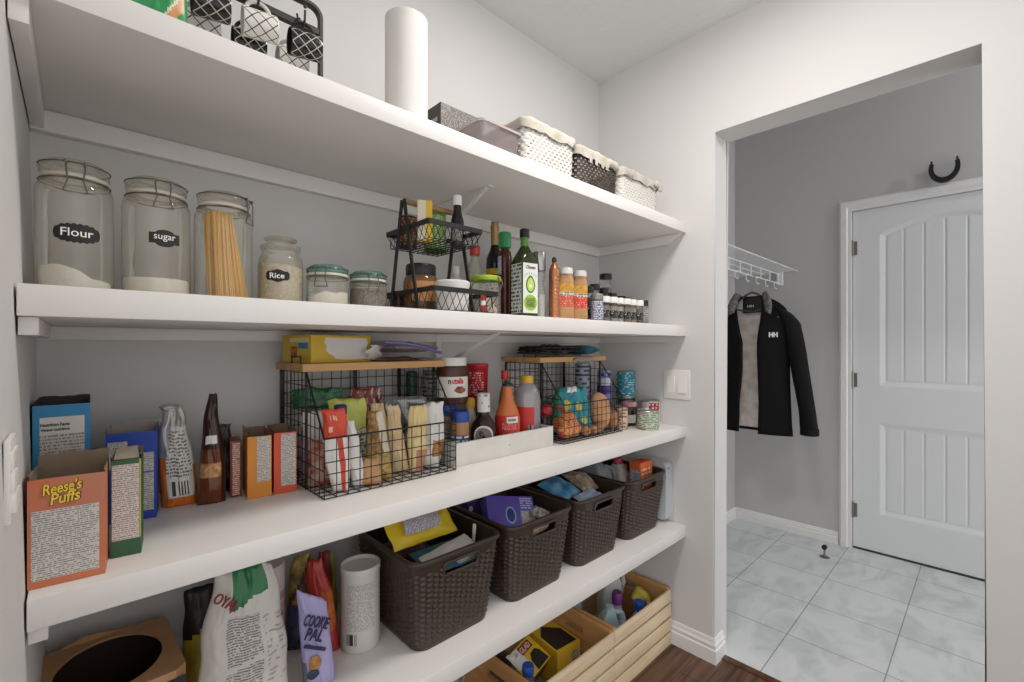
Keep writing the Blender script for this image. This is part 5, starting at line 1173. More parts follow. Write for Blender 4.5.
t = bag('teal bag with yellow fruit printed on it in the second wire basket', 'bag', 1.335, 1.080, ZB, .165, .168, .07, [TB, mat('lemon_print', '#d8c23c', .45), WFILM, mat('green_net_print', '#2f7a4a', .5)],
    lambda u, t, f: 1 if f and ((u+.30)**2*1.5+(t-.62)**2*4 < .05 or (u-.30)**2*1.5+(t-.58)**2*4 < .035 or (u-.05)**2*1.5+(t-.28)**2*4 < .045 or (u-.6)**2*1.5+(t-.3)**2*4 < .03) else (2 if f and t > .88 and -.3 < u < .3 else (3 if u < -.72 else 0)), 62, top=.7, crumple=.014, nu=44, nt=44, name='fruit_bag', rz=-.60, lean=.02)
b = BM()
for k in range(30):
    a, q = random.random()*6.28, random.random(); p = Vector((-.085+.05*math.cos(a)*q, .02+.03*math.sin(a)*q, .10+.03*random.random())); pts = [p]
    for _ in range(4): pts.append(pts[-1]+Vector((random.uniform(-.012, .012), random.uniform(-.01, .01), random.uniform(-.012, .012))))
    b.tube(pts, .0013, 4)
o = b.make('green_netting', mat('green_net', '#1f5c34', .5), t); o['kind'] = 'stuff'
POT = mat('potato_skin', '#dba67c', .7, vary=(40, '#cc9468'), bump=(60, .2)); POT2 = mat('small_onion_skin', '#bd8a64', .6, vary=(50, '#a06c4a'))
veg('potato', 'large smooth tan sweet potato in the second wire basket', 1.455, 1.036, ZB+.074, .048, .040, .073, POT, 63, (0, -.3, .2), .07, cat='potato')
for k, (x, y, r, lb) in enumerate(((1.330, 1.010, .019, 'small brown potato lying at the front of the second basket, nearest the onion net'), (1.372, 1.008, .0185, 'small brown potato in the middle of the second basket front'), (1.412, 1.012, .018, 'small brown potato below the large sweet potato'))):
    veg('potato', lb, x, y, ZB+r*.9, r*1.15, r, r*.92, POT2, 64+k, (0, 0, k), .08, 'small potatoes in the second basket', 'potato')
veg('potato', 'brown potato at the right end of the second wire basket', 1.503, 1.010, ZB+.040, .0125, .019, .039, POT2, 68, (0, .1, 0), .08, cat='potato')
# tins at the back of the second basket, and right of it
def stack(x, y, r, h, labs, z=None):
    z0 = z or ZB
    for lb, m in labs: tincan('food_tin', lb, x, y, z0, r, h, TIN, m, 'tin', group=None); z0 += h+.0005
PUR = fine('purple_tin', '#4a3a86', '#d0cce0', 6, .5, 7, 71)
stack(1.474, 1.135, .0285, .127, (('purple and white tin under the grey printed tin in the second basket', fine('purple_white', '#8a86a8', '#3a2f6a', 7, .55, 6, 72)), ('grey printed tin stacked at the back of the second basket', fine('grey_tin_print', '#8e929e', '#30384a', 7, .55, 6, 73))))

stack(1.555, 1.190, .030, .122, (('brown tin behind the printed tins, just right of the second basket', mat('brown_tin_wrap', '#5c4030', .5)), ('dark tin stacked on the brown tin right of the second basket', mat('dark_tin_wrap', '#38302c', .5))))
t = tincan('food_tin', 'tall blue and purple banded tin just right of the second basket', 1.592, 1.112, Z3, .0285, .228, TIN, fine('blue_purple', '#7a86b0', '#3a2a7a', 9, .55, 6, 74), 'tin')
band('purple_band', mat('purple_wrap', '#47308a', .5), t, .0288, .13, .160, -1.4, 1.4); band('white_band', mat('pale_wrap', '#c5c8d4', .5), t, .0289, .165, .195, -1.4, 1.4)
DTIN = mat('dark_tin_wrap', '#38302c', .5)
tincan('food_tin', 'dark tin under the teal tin at the right of the second basket', 1.728, 1.095, Z3, .0385, .106, TIN, fine('dark_tin_print', '#2c3230', '#7d8a84', 6, .5, 7, 75), 'tin')
tincan('food_tin', 'teal tin with pale printing, stacked highest beside the basket', 1.728, 1.095, Z3+.1065, .0385, .112, TIN, fine('teal_tin', '#2f8398', '#a5ccd2', 11, .46, 14, 76), 'tin')
tincan('food_tin', 'tin with white and red label behind the low green tin', 1.748, .992, Z3, .0395, .100, TIN, mat('white_red_tin', '#d2ccc4', .5), 'tin', extra=lambda t, r, h: band('red_block', fine('red_block', '#a82a34', '#e0c0c0', 4, .5, 5, 77), t, r, h*.35, h*.92, -.1, 1.1))
tincan('fish_tin', 'low green and white tin at the shelf front near the switch', 1.640, .940, Z3, .0415, .074, TIN, fine('green_white_tin', '#b9bfa6', '#5c6c64', 9, .58, 16, 78), 'tin')
t = bottle('jam_jar', 'jam jar with red chequered lid beside the second wire basket', 1.664, 1.040, Z3, [(0, 0), (.028, .001), (.031, .005), (.031, .070), (.026, .078)], mat('dark_jam', '#2f1418', .2), [(0, .077), (.0305, .077), (.0315, .079), (.0315, .093), (.029, .096), (0, .096)], netmat('red_check', '#b83a40', '#e0d0cc', '#b83a40', 260), 'jar')
band('white_label', mat('label_paper', '#e3dfd8', .5), t, .0312, .012, .045, -1, 1)
tincan('food_tin', 'cream tin standing close against the end of the second wire basket', 1.566, 1.015, Z3, .026, .088, TIN, fine('cream_tin', '#c9b9a0', '#a8503c', 6, .5, 6, 79), 'tin')
# on the second wooden top
t = thing('cooling_rack', 'folded black wire rack lying on the second wooden basket top', 'rack', (1.316, 1.17, ZW+.005), .05)
b = BM()
for k in range(3):
    z = .006+.012*k
    b.tube([(p.x+.006*k, p.y, z+.004*math.sin(p.x*40+k)) for p in rrect(.125, .065, .02)], .0035, 6, closed=True)
for k in range(15): x = -.11+.22*k/14; b.tube([(x, -.063, .006+.012*(k % 3)), (x+.006, .063, .010+.012*(k % 3))], .0017, 5)
for k in range(3): b.tube([(-.10, -.03+.03*k, .012), (.0, -.03+.03*k, .040), (.11, -.03+.03*k, .018)], .003, 6)
b.make('wire_frame', BLACK, t)
sheetbag('teal packet lying on the second wooden basket top', 1.508, 1.165, ZW, .100, .12, .048, mat('teal_packet', '#3f93a0', .35, vary=(40, '#2b6f80')), 81, 'snack_packet', 'packet', amp=.003)
t = sheetbag('crumpled clear plastic hanging over the front of the second basket top', 1.400, 1.068, ZW-.026, .13, .012, .030, clear('crumpled_clear', '#e4e2de', .3, .12, .35, '#c9c4bc'), 82, 'plastic_wrap', 'plastic wrap')

# ================================================================== bottom shelf
Z4 = .5005
BINM = mat('dark_brown_rattan_plastic', '#3e3228', .36)
def make_bin(label, x):
    t = thing('storage_bin', label, 'storage bin', (x, 1.069, Z4), 0, 'dark woven plastic bins on the bottom shelf')
    H, r = .222, .034; a, c, e, f = .113, .134, .1365, .158
    b = BM(); cols, rows = 60, 17
    woven(b, a, c, e, f, H, r, cols, rows, 6, 5, .0042, .07, .86, lambda i, k: i % 6 == 0 and (k+3*((i//6) % 2)) % 5 == 0 and k > 8, (.052, .174, .202))
    woven(b, a-.0045, c-.0045, e-.0045, f-.0045, H, r-.003, cols, rows, 6, 5, 0, .07, .86, lambda i, k: i % 6 == 0 and (k+3*((i//6) % 2)) % 5 == 0 and k > 8, (.052, .174, .202))
    A = rrect(a-.001, c-.001, r); b.loft([[(p.x, p.y, .0025) for p in A], [(p.x*.2, p.y*.2, .0025) for p in A]], cap1=True)
    b.loft([[(p.x*s, p.y*s, z) for p in rrect(a+.001, c+.001, r)] for s, z in ((.97, 0), (1, .003), (1.012, .012), (1.0, .016))], cap0=True)
    b.make('woven_body', BINM, t, ang=1.3, recalc=True)
    b = BM(); R = []
    for o, z in ((-.006, H-.004), (-.005, H+.004), (.003, H+.006), (.0065, H+.002), (.006, H-.004), (.001, H-.008)): R.append([(p.x, p.y, z) for p in rrect(e+o, f+o, r+o)])
    b.loft(R+[R[0]]); b.make('rim', BINM, t, ang=1.2)
    for s in (-1, 1):
        b = BM(); zc = .188; sl = (f-c)/H; pts = [(p.x, s*(c+sl*(zc+p.y)+.0012), zc+p.y) for p in rrect(.053, .0155, .008)]
        b.tube(pts, .0042, 8, closed=True); b.make('handle_frame', BINM, t) if s < 0 else b.b.free()
    return t
BX = (.697, 1.003, 1.305, 1.603)
for x, lb in zip(BX, ('dark woven bin nearest the white canister, holding a yellow bag', 'dark woven bin holding the purple box', 'dark woven bin holding blue and tan bags, third along', 'dark woven bin nearest the right wall, holding the orange box')): make_bin(lb, x)
ZI = Z4+.004
# bin one
sheetbag('yellow snack bag with printed panel lying across the first dark bin', .668, 1.085, ZI+.232, .20, .115, .060, [mat('bright_yellow_film', '#dfbf2a', .35, bump=(40, .4))], 91, 'snack_bag', 'snack bag', rz=.05, amp=.010).rotation_euler = (.75, .03, .05)
o = C.objects['snack_bag']
b = BM(); N = 14
for k in range(8):
    for i in range(N):
        def q(i, k):
            u, v = -1+2*i/N, -1+2*k/8; n = noise.noise(Vector((u*1.2+91, v*1.2, 1.7+91)))
            return (u*.055-.012, -.005+v*.030, .0600+.004*n-.012*abs(v)**2)
        b.face([q(i, k), q(i+1, k), q(i+1, k+1), q(i, k+1)], 0, [(i/N, k/8), ((i+1)/N, k/8), ((i+1)/N, (k+1)/8), (i/N, (k+1)/8)])
b.make('nutrition_panel', fine('ylw_panel', '#cfcbd0', '#6c6670', 26, .6, 14, 92, vertical=True), o, recalc=False)
def lying(name, label, cat, x, y, z, w, d, h, m, seed, rot, amp=.004):
    t = sheetbag(label, x, y, z, w, d, h, m, seed, name, cat, 0, (), amp); t.rotation_euler = rot; return t
lying('snack_packet', 'blue packet under the yellow bag in the first dark bin', 'packet', .71, .995, ZI+.158, .18, .10, .034, [mat('blue_film', '#2558a4', .35, vary=(40, '#3f7a6a'))], 93, (.25, .05, .08))
lying('snack_packet', 'white packet with printed text at the front of the first dark bin', 'packet', .690, .962, ZI+.190, .15, .05, .026, [fine('white_pack', '#cbc6c2', '#5c5652', 9, .55, 14, 94)], 94, (.35, -.12, .05))
lying('snack_packet', 'dark crumpled packet at the left in the first dark bin', 'packet', .670, 1.12, ZI+.140, .11, .13, .05, [mat('black_red_film', '#33262a', .4, vary=(40, '#5c3a34'))], 95, (.1, .1, .3), .008)
t = thing('plastic_spoon', 'white plastic handle standing in the first dark bin', 'spoon', (.800, 1.000, ZI+.10), 0)
b = BM(); b.tube([(0, 0, 0), (.004, 0, .06), (.010, .002, .126)], [.004, .0045, .0055], 8); b.make('handle', WHITE, t)
lying('wipes_packet', 'white and green packet showing through the handle slot of the first bin', 'packet', .742, .955, ZI+.152, .075, .020, .05, [mat('white_green_film', '#cfd2cc', .4, vary=(30, '#6d9a88'))], 96, (.1, 0, 0))
# bin two
PP = mat('purple_card', '#6556b4', .5)
t = carton('food_box', 'purple box with white label tilted in the second dark bin', 'box', .888, 1.020, ZI+.150, .165, .05, .140, PP, 0, open_top=False, rot=(-.70, .16, -.34))
panel('white_label', FP('purple_text', 12, 10, 97), t, .114, .161, .040, .092, 0)
b = BM(); b.prism([(.078+.018*math.cos(a), .078+.027*math.sin(a)) for a in [2*PI*i/24 for i in range(24)]], -.0006, 'Y', 0); b.make('oval_print', mat('pale_blue_print', '#9ec3dc', .5), t, smooth=False)
b = BM(); b.prism([(.078+.014*math.cos(a), .078+.022*math.sin(a)) for a in [2*PI*i/24 for i in range(24)]], -.0009, 'Y', 0); b.make('oval_inner', mat('deep_blue_print', '#2b3a88', .5), t, smooth=False)
panel('heading_print', fine('purple_head', '#6556b4', '#cfc8e4', 5, .6, 8, 98), t, .116, .160, .098, .136, 0)
t = carton('food_box', 'dark violet box at the left side of the second dark bin', 'box', .900, 1.135, ZI+.10, .060, .05, .125, mat('violet_card', '#3a2c7a', .5), 0, open_top=False, rot=(-.2, .12, .1))
b = BM(); b.prism([(.012+.009*math.cos(a), .105+.009*math.sin(a)) for a in [2*PI*i/20 for i in range(20)]], -.0006, 'Y', 0); b.make('round_print', mat('pale_violet', '#cfc8dc', .5), t, smooth=False)
lying('paper_packet', 'crumpled white paper packet at the right in the second dark bin', 'packet', 1.080, 1.010, ZI+.172, .060, .055, .036, [mat('white_paper_print', '#c9c4bc', .6, vary=(60, '#7d7468'))], 99, (.2, -.1, .3), .010)
lying('snack_packet', 'orange and white packet showing through the slot of the second bin', 'packet', 1.010, .955, ZI+.150, .095, .022, .05, [mat('orange_white_film', '#d8cfc2', .5, vary=(18, '#c98a4a'))], 100, (.1, 0, 0))
t = thing('food_cup', 'small tan tub lying between the purple box and white paper', 'tub', (1.078, 1.130, ZI+.140), 0)
b = BM(); b.lathe([(0, 0), (.022, 0), (.026, .042), (.028, .044), (.026, .047), (0, .046)], 22, M=Matrix.Rotation(.8, 4, 'X')); b.make('cup_body', mat('tan_cup', '#a98a5e', .5), t)
# bin three
lying('plastic_bag', 'bright blue plastic bag at the back of the third dark bin', 'plastic bag', 1.256, 1.085, ZI+.175, .125, .12, .080, [mat('blue_bag_film', '#3f86b8', .3, vary=(22, '#7fb2cf'), bump=(30, .6))], 101, (.3, .0, .2), .014)
lying('plastic_bag', 'clear bag of tan crackers in the third dark bin', 'plastic bag', 1.375, 1.085, ZI+.178, .10, .11, .080, [mat('tan_bag', '#b5a48c', .5, vary=(45, '#8d7a64'), bump=(30, .6))], 102, (.35, .1, .0), .016)
lying('plastic_bag', 'pale blue-white bag at the front of the third dark bin', 'plastic bag', 1.312, .985, ZI+.165, .13, .07, .055, [mat('pale_blue_bag', '#b5bccb', .4, vary=(26, '#8c9cc4'), bump=(30, .6))], 103, (.4, .0, .1), .014)
lying('snack_packet', 'blue packet showing through the slot of the third bin', 'packet', 1.285, .953, ZI+.148, .045, .018, .05, [mat('slot_blue', '#6a86c8', .4)], 104, (.1, 0, 0))
# bin four
GJ = mat('grey_jug_plastic', '#8d949c', .4)
t = thing('jug', 'grey plastic jug at the left of the bin by the wall', 'jug', (1.545, 1.125, ZI), 0)
b = BM(); q = lambda a, c, z, x=0: [(p.x+x, p.y, z) for p in rrect(a, c, min(a, c)*.45)]
b.loft([q(.046, .06, 0), q(.05, .064, .004), q(.05, .064, .19), q(.044, .054, .22), q(.026, .030, .24), q(.018, .018, .248)], cap0=True, cap1=True); b.make('jug_body', GJ, t, ang=.9)
b = BM(); b.tube([(.018, -.035, .235), (.034, -.055, .228), (.044, -.066, .20), (.043, -.067, .15)], .008, 8); b.make('handle', GJ, t)
t = thing('vinegar_jug', 'off-white jug with red cap behind the orange box', 'jug', (1.634, 1.075, ZI), 0)
b = BM(); b.loft([q(.038, .045, 0), q(.041, .048, .004), q(.041, .048, .165), q(.036, .042, .195), q(.018, .020, .232), q(.0145, .0145, .240)], cap0=True, cap1=True); b.make('jug_body', mat('offwhite_plastic', '#b9b5ac', .4), t, ang=.9)
b = BM(); b.lathe([(0, .236), (.0185, .236), (.019, .238), (.019, .256), (.017, .259), (0, .259)], 24); b.make('cap', mat('dull_red_cap', '#b03a3c', .4), t)
OB = mat('orange_card', '#d9682f', .5)
t = carton('baking_soda_box', 'orange box standing at the front of the bin by the right wall', 'box', 1.622, .962, ZI+.138, .090, .050, .120, OB, -.02, open_top=False)
panel('pale_print', fine('soda_print', '#d9682f', '#f0cda8', 5, .56, 7, 106), t, .008, .082, .016, .100, 0)
b = BM(); b.face([(-.0005, .044, .03), (-.0005, .002, .03), (-.0005, .002, .09), (-.0005, .044, .09)], 0, [(0, 0), (1, 0), (1, 1), (0, 1)]); b.make('side_label', FP('soda_text', 10, 6, 105, '#c9ccd8', '#50608c'), t, smooth=False, recalc=False)
b = BM(); b.box(.028, .060, .008, .036, .1202, .123); b.make('red_tab', mat('red_tab', '#c23a2c', .5), t, smooth=False)
t = thing('storage_carton', 'plain carton under the orange box in the bin by the wall', 'box', (1.650, 1.000, ZI), 0)
b = BM(); b.box(-.042, .044, -.034, .034, 0, .137, bev=.001); b.box(-.03, .03, -.0005+.034, .0345, .02, .1); b.make('box_body', KRAFT, t)
t = bottle('spray_bottle', 'small yellow capped bottle beside the orange box', 1.694, 1.085, ZI, [(0, 0), (.013, .001), (.014, .005), (.014, .165), (.010, .19)], mat('pale_lilac', '#b9b4c8', .4), [(0, .188), (.0145, .188), (.0145, .215), (.012, .22), (0, .22)], mat('mustard_cap', '#cda52f', .4))
t = thing('plastic_tray', 'pale grey plastic tray standing on edge against the right wall', 'tray', (1.7715, 1.06, Z4), 0)
b = BM(); R = []
for o, xx in ((0, -.020), (.004, .018), (.012, .018), (.012, .021), (0, .022)): R.append([(xx, p.x, .128+p.y) for p in rrect(.150-.012+o, .128-.012+o*1.0, .02)])
b.loft(R, cap0=True, cap1=True); b.make('tray_body', mat('pale_grey_plastic', '#c3c6c9', .4), t, ang=.6)
b = BM(); b.lathe([(0, 0), (.004, 0), (.004, .004), (0, .005)], 12, M=Matrix.Translation((-.006, -.141, .225)) @ Matrix.Rotation(PI/2, 4, 'X')); b.make('stud', mat('grey_stud', '#8b8d8f', .5), t)

# left part of the bottom shelf
KB = mat('kraft_brown', '#c0936a', .8, vary=(14, '#b3875f'))
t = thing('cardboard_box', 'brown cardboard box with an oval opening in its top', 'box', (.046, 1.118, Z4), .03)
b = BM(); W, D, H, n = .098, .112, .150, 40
def ring(f, z):   # from oval (f=0) to the rectangle (f=1)
    out = []
    for i in range(n):
        a = 2*PI*i/n; e = Vector((.076*math.cos(a), .093*math.sin(a))); c_, s_ = math.cos(a), math.sin(a)
        k = 1/max(abs(c_)/W, abs(s_)/D); out.append((e.x+(c_*k-e.x)*f, e.y+(s_*k-e.y)*f, z))
    return out
b.loft([ring(1, 0), ring(1, H), ring(0, H), ring(0, H-.004), ring(.96, H-.0045), ring(.96, .004), ring(0, .004)], cap0=True, mf=lambda i, k: 1 if k >= 3 else 0); b.make('box_body', [KB, mat('box_inside_painted_shade', '#35251c', .9)], t, smooth=False)  # inner faces coloured darker than the card: the box's inner shade is painted in
panel('black_strip', mat('dark_strip', '#23282a', .5), t, .030, .096, .112, .136, -.1122)
text('.com', .035, mat('pale_strip_ink', '#c9ccca', .5), t, (.066, -.1128, .124), .010, bold=.02)
b = BM(); b.prism([(-.07, H), (-.03, H+.012), (.01, H+.006), (.04, H)], .002, 'Y', .108); b.make('torn_edge', KB, t, smooth=False)
t = bag('yellow and black bag behind the cardboard box', 'snack bag', .192, 1.130, Z4, .078, .232, .06, [mat('mustard_film', '#b39a2f', .4, vary=(20, '#8f7a2a')), mat('black_film', '#191614', .4)], lambda u, t, f: 1 if t > .66+.10*u else 0, 111, top=.85, crumple=.008)
GRN = mat('emerald_film', '#1f7040', .3)
t = bag('large white bag with green top band and dense printed back', 'food bag', .232, .985, Z4, .152, .310, .085, [mat('bag_white', '#cfcac4', .5, bump=(30, .3)), GRN, fine('big_text', '#c9c5bf', '#77726e', 66, .58, 38, 112), fine('big_text_side', '#cfcac4', '#a39e98', 40, .5, 10, 113)],
        lambda u, t, f: 0 if not f else (1 if -.40 < u < .62 and t > .80+.04*math.sin(u*4) else (2 if -.42 < u < .42 and t < .73 and not (.435 < t-.06*u < .465 or .20 < t-.10*u < .235) else (3 if u > .5 and t < .7 else 0))), 112, top=.60, crumple=.013, nu=44, nt=60, rz=-.20, pw=2.6)
text('OYAL', .050, mat('maroon_ink', '#8a2f38', .5), t, (-.028, -.030, .264), .018, rot=-.75, rx=-.10, rzz=.45, name='lettering', depth=.003)
t = tincan('canister', 'white and pink canister behind the large white bag', .314, 1.140, Z4, .0375, .235, mat('white_can', '#cfc8c4', .4), mat('white_can_wrap', '#d2c9c6', .5), 'canister')
band('pink_print', fine('pink_print', '#c9a9aa', '#8a5c66', 7, .5, 6, 114), t, .0376, .03, .15, -1.4, 1.4); band('pink_band', mat('dusty_pink', '#b78f92', .5), t, .0376, .155, .175)
t = bag('black and gold snack bag standing behind the lilac packet', 'snack bag', .402, 1.157, Z4, .074, .222, .05, [mat('gold_black_film', '#b39a48', .4, vary=(34, '#6d5a2a')), mat('navy_film', '#23243f', .4, vary=(40, '#4a4a68')), mat('maroon_letters', '#5c2a22', .5)], lambda u, t, f: 1 if t < .5 else (2 if f and .70 < t-.25*u < .80 and abs(math.sin(u*13)) > .4 else 0), 115, top=.5, crumple=.008, pw=3)
t = bag('red and orange snack bag leaning behind the lilac packet', 'snack bag', .432, 1.100, Z4, .068, .222, .045, [mat('red_bag', '#a8302a', .35), mat('orange_chip', '#c9702f', .4, vary=(40, '#a84a24'))], lambda u, t, f: 1 if f and u > .0 and .25 < t < .65 else 0, 116, top=.45, crumple=.007, pw=2.2, skew=-.022)
t = bag('dark red bag squeezed beside the white canister', 'snack bag', .470, 1.185, Z4, .05, .20, .03, [mat('dark_red_bag', '#7d2a26', .4), mat('lime_edge', '#8f9a3a', .4)], lambda u, t, f: 1 if u > .6 else 0, 117, top=.7, crumple=.006)
LIL = mat('lilac_film', '#aaa3cf', .4)
t = bag('lilac cookie packet leaning at the front of the bottom shelf', 'snack packet', .381, 1.000, Z4, .064, .197, .034, [LIL, mat('grey_side', '#77747f', .4)], lambda u, t, f: 1 if u < -.72 and t < .3 else 0, 118, top=.92, crumple=.006, skew=-.014, slope=.020, nu=30, nt=34, rz=facing(.381, 1.0)+.15)
for z, tx, w in ((.146, 'COOKIE', .052), (.121, 'PAL', .036)): text(tx, w, mat('indigo_ink', '#2b2850', .5), t, (-.008+(-.004 if tx == 'PAL' else 0), -.0145-(.143-z)*.10, z), .023, rot=-.42, rx=-.06, bold=.012, depth=.0035)
b = BM(); b.box(-.028, .018, -.0190, -.0155, .0985, .1045, M=Matrix.Translation((-.012, -.001, .092))@Matrix.Rotation(.45, 4, 'Y')@Matrix.Translation((.004, 0, -.1))); b.make('dark_bar', mat('indigo_ink', '#2b2850', .5), t, smooth=False)
b = BM(); lump(b, (-.012, -.0185, .062), .012, .004, .015, 4, .2, 3); b.make('cookie_print', mat('cookie_tan', '#b98a48', .6, vary=(90, '#9a6c34')), t)
b = BM(); lump(b, (-.016, -.0205, .040), .012, .003, .010, 2, .15, 3); b.make('badge_print', mat('navy_badge', '#23304f', .5), t)
t = thing('canister', 'white lidless canister with fine print and a barcode', 'canister', (.507, 1.071, Z4), facing(.507, 1.071))
b = BM(); b.lathe([(0, 0), (.043, .001), (.0455, .005), (.0455, .180), (.0470, .183), (.0470, .196), (.0460, .198), (.0440, .197), (.0430, .190), (0, .189)], 40); b.make('canister_body', mat('canister_white', '#d3cecb', .45), t)
band('printed_panel', FP('canister_text', 26, 22, 119, '#d0cbc8', '#8d8884'), t, .0456, .055, .165, -.75, .75)
band('barcode', bars('canister_bars', '#d3cecb', n=16), t, .0457, .022, .048, -.75, -.2)

# ================================================================== crates on the floor
CRW = woodmat('pine_crate', '#d9bf98', '#ecd8b8', (3, 30, 30), .65)
def crate(label, xc):
    t = thing('wooden_crate', label, 'crate', (xc, 1.083, 0), 0, 'slatted pine crates under the bottom shelf')
    W, D, H = .2035, .171, .232
    for i in range(4):
        z0 = .002+i*.0583
        b = BM(); b.box(-W, W, -D, -D+.009, z0, z0+.0485, bev=.0012); b.make('front_slat', CRW, t)
        b = BM(); b.box(-W, W, D-.009, D, z0, z0+.0485, bev=.0012); b.make('back_slat', CRW, t)
    for s in (-1, 1):
        b = BM(); x0, x1 = (s*(W-.001), s*(W-.016)); y = D-.0095; zh0, zh1, yh = .165, .192, .045
        for (ya, yb, za, zb) in ((-y, y, .002, zh0), (-y, y, zh1, H), (-y, -yh, zh0, zh1), (yh, y, zh0, zh1)): b.box(x0, x1, ya, yb, za, zb)
        b.make('end_panel', woodmat('pine_end_board', '#c08a52', '#d6a468', (30, 3, 30), .65), t, smooth=False)
    for k in range(4):
        b = BM(); y0 = -D+.0095+k*.0815; b.box(-W+.0165, W-.0165, y0, y0+.076, .002, .010); b.make('floor_slat', CRW, t, smooth=False)
    return t
crate('left wooden crate on the floor, holding the yellow bin-bag box', 1.1645)
crate('right wooden crate on the floor against the wall, holding cleaning bottles', 1.5745)
ZK = .0105
GY = mat('glad_yellow', '#f2c832', .45)
def tilted(o, rx, ry, rz): o.rotation_euler = (rx, ry, rz); return o
t = carton('bin_bag_box', 'yellow bin-bag box with red logo lying in the left crate', 'box', 1.080, 1.045, ZK+.115, .142, .075, .105, GY, 0, open_top=False, rot=(-1.15, -.05, .22))
panel('red_logo', mat('logo_red', '#b02a2c', .5), t, .055, .122, .070, .099, 0)
text('GLAD', .054, WHITE, t, (.0885, -.0006, .084), .019, bold=.03, slant=.1)
panel('white_patch', FP('glad_text', 7, 9, 121, '#b5b0a8', '#8a857e'), t, .006, .046, .040, .100, 0)
b = BM(); b.prism([(.062+.070*f, z) for f, z in ((0, .004), (.1, .040), (.35, .058), (.75, .060), (.95, .045), (1.0, .004))], -.0007, 'Y', 0); b.make('dark_bag_print', mat('dark_bag_print', '#2a2622', .5), t, smooth=False)
b = BM(); b.box(0.01, .13, 0, .070, -.0007, 0); b.make('side_print', mat('dark_side_print', '#4a4020', .5), t, smooth=False)
t = carton('bin_bag_box', 'open yellow and black box behind the bin-bag box in the left crate', 'box', 1.222, 1.050, ZK+.02, .115, .15, .125, mat('amber_yellow', '#eec438', .45), -.1, open_top=False)
b = BM(); b.prism([(.006, .01), (.105, .01), (.105, .095), (.050, .145), (.010, .10)], .001, 'Z', .125); b.make('black_print', mat('dark_side_black', '#241f1b', .5), t, smooth=False)
panel('white_label', FP('glad_two', 6, 8, 122, '#c9c2b4', '#4a4236'), t, .070, .108, .03, .10, 0)
t = carton('cardboard_carton', 'worn cardboard carton at the left in the left crate', 'box', .981, 1.085, ZK, .075, .13, .185, mat('worn_kraft', '#8f7a68', .8, vary=(30, '#6d5c4e')), 0, open_top=True)
PETB = clear('blue_tinted_plastic', '#cfe0ea', .15, .05, .2, '#a9c3d4')
t = bottle('water_bottle', 'water bottle with blue cap at the front of the left crate', 1.013, .990, ZK, [(0, 0), (.029, .001), (.031, .006), (.031, .145), (.030, .165), (.018, .195), (.012, .203), (.012, .212)], PETB, [(0, .206), (.0180, .206), (.0185, .209), (.0185, .230), (.0170, .233), (0, .233)], mat('cobalt_cap', '#2350a8', .35))
lying('paper_sheet', 'crumpled white paper beside the water bottle in the left crate', 'paper', 1.032, 1.062, ZK+.190, .07, .06, .03, [WPAPER], 123, (.4, .2, .3), .014)
b = BM(); b.tube([(.028*math.cos(a), .0, .028*math.sin(a)) for a in [2*PI*i/24 for i in range(24)]], .006, 8, closed=True); o = b.make('tape_roll', mat('beige_ring', '#b9a285', .6)); o.location = (1.008, 1.150, ZK+.225); o.rotation_euler = (.5, 0, .7); tag(o, 'beige ring resting on the worn carton in the left crate', 'tape')
# right crate
def hjug(label, x, y, m, rz, h, name='detergent_bottle'):
    t = thing(name, label, 'bottle', (x, y, ZK), rz)
    b = BM(); b.loft([q(.045, .030, 0), q(.048, .033, .005), q(.048, .033, h*.55), q(.043, .030, h*.75), q(.024, .020, h*.92), q(.016, .015, h)], cap0=True, cap1=True); b.make('bottle_body', m, t, ang=.9)
    b = BM(); b.tube([(.018, 0, h*.95), (.050, 0, h*.93), (.060, 0, h*.75), (.050, 0, h*.52)], [.010, .011, .011, .009], 10); b.make('handle', m, t)
    b = BM(); b.lathe([(0, h-.002), (.0165, h-.002), (.0170, h), (.0170, h+.010), (0, h+.012)], 20); b.make('cap', m, t)
    return t
JW = mat('milky_plastic', '#c3c4c0', .4); JB = mat('pale_aqua_plastic', '#9fb4b8', .4)
tilted(hjug('pale white jug with handle at the back of the right crate', 1.640, 1.125, JW, -.5, .265), -.06, .08, -.5).location.z += .010
tilted(hjug('pale aqua jug tilted at the left of the right crate', 1.448, 1.022, JB, -.35, .205), 0, .16, -.4).location.z += .012
hjug('pale aqua jug behind the first one in the right crate', 1.445, 1.170, JB, .1, .225)
t = bottle('cleaner_bottle', 'lilac-white bottle with purple cap in the right crate', 1.562, 1.030, ZK, [(0, 0), (.032, .001), (.035, .006), (.035, .13), (.030, .155), (.0165, .175), (.0165, .195), (.019, .198)], mat('lilac_white', '#bcc0cf', .4), [(0, .196), (.0215, .196), (.0215, .232), (.018, .240), (0, .240)], mat('plum_cap', '#6b2a6e', .4))
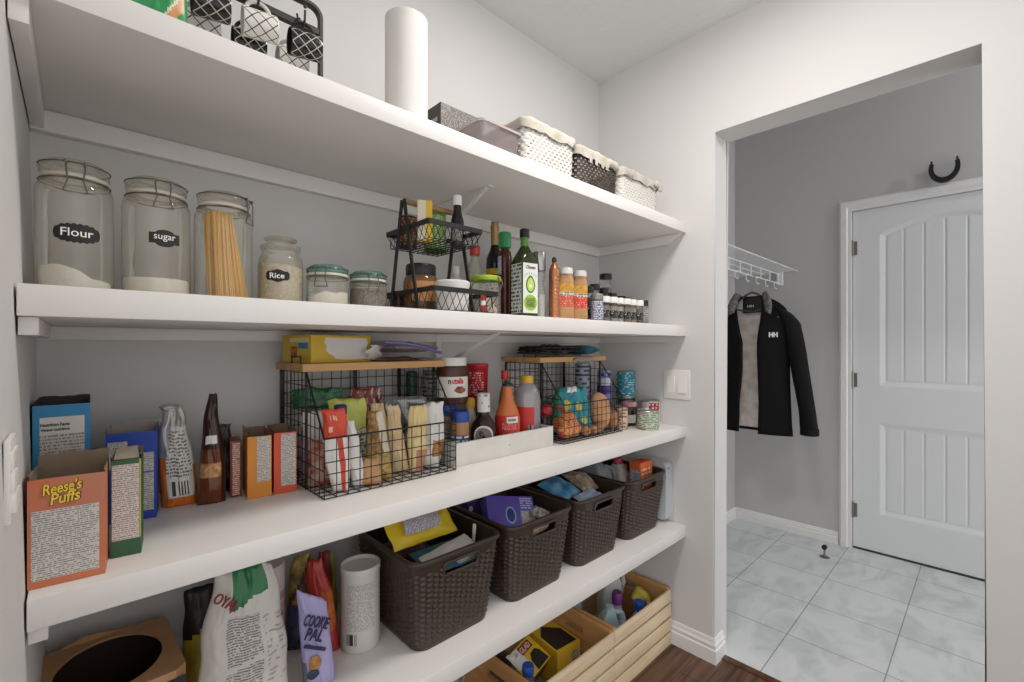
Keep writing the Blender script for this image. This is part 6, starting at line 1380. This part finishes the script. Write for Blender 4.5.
band('printed_label', fine('cleaner_label', '#a9b0c4', '#3a3f58', 6, .5, 7, 124), t, .0354, .03, .12, -1.2, 1.2)
t = bottle('cleaner_bottle', 'bottle with blue cap at the front of the right crate', 1.625, .968, ZK, [(0, 0), (.030, .001), (.032, .006), (.032, .12), (.024, .150), (.015, .165), (.015, .172)], mat('pale_grey_bottle', '#a9b0ba', .4), [(0, .170), (.0215, .170), (.022, .173), (.022, .198), (.019, .203), (0, .203)], mat('cobalt_cap', '#2350a8', .35))
lying('sponge_packet', 'clear packet of yellow and black sponges in the right crate', 'packet', 1.690, 1.015, ZK+.150, .075, .08, .070, [mat('yellow_black_pack', '#c9b64a', .4, vary=(24, '#2f2a22'), bump=(40, .5))], 125, (.5, -.2, .4), .010)
b = BM(); b.box(-.042, .042, -.045, .045, 0, .120, bev=.006); b.box(-.038, .038, -.04, .04, .1202, .123, bev=.001); o = b.make('cleaning_box', mat('dark_box_card', '#5c5248', .7)); o.location = (1.708, .985, ZK); tag(o, 'dark box under the sponge packet in the right crate', 'box')
t = bag('dark navy packet on the floor left of the crates', 'packet', .875, 1.000, .0005, .10, .215, .05, [mat('navy_packet', '#1d2742', .4, vary=(40, '#3f4f70'))], None, 126, top=.9, crumple=.008)

# printed marks and fittings that belong to a part of a thing sit one level deeper
UNDER = {'lettering': ('chalk_label', 'front_label', 'white_label', 'white_plate', 'red_logo', 'black_strip'), 'lettering_shadow': ('white_plate',), 'avocado_print': ('front_label',), 'avocado_flesh': ('front_label',), 'avocado_stone': ('front_label',),
         'green_roundel': ('front_label',), 'ray_print': ('front_label',), 'bread_print': ('white_label',), 'barcode': ('red_label',), 'wire_clasp': ('lid',), 'rubber_seal': ('lid',), 'label_ring': ('round_label',), 'oval_inner': ('oval_print',),
         'cuff': ('sleeve',), 'pipes': ()}
for o in list(C.objects):
    kind = o.name.split('.')[0]
    if o.parent and o.parent.parent is None and kind in UNDER:
        for s in o.parent.children:
            if s.name.split('.')[0] in UNDER[kind]: o.parent = s; break
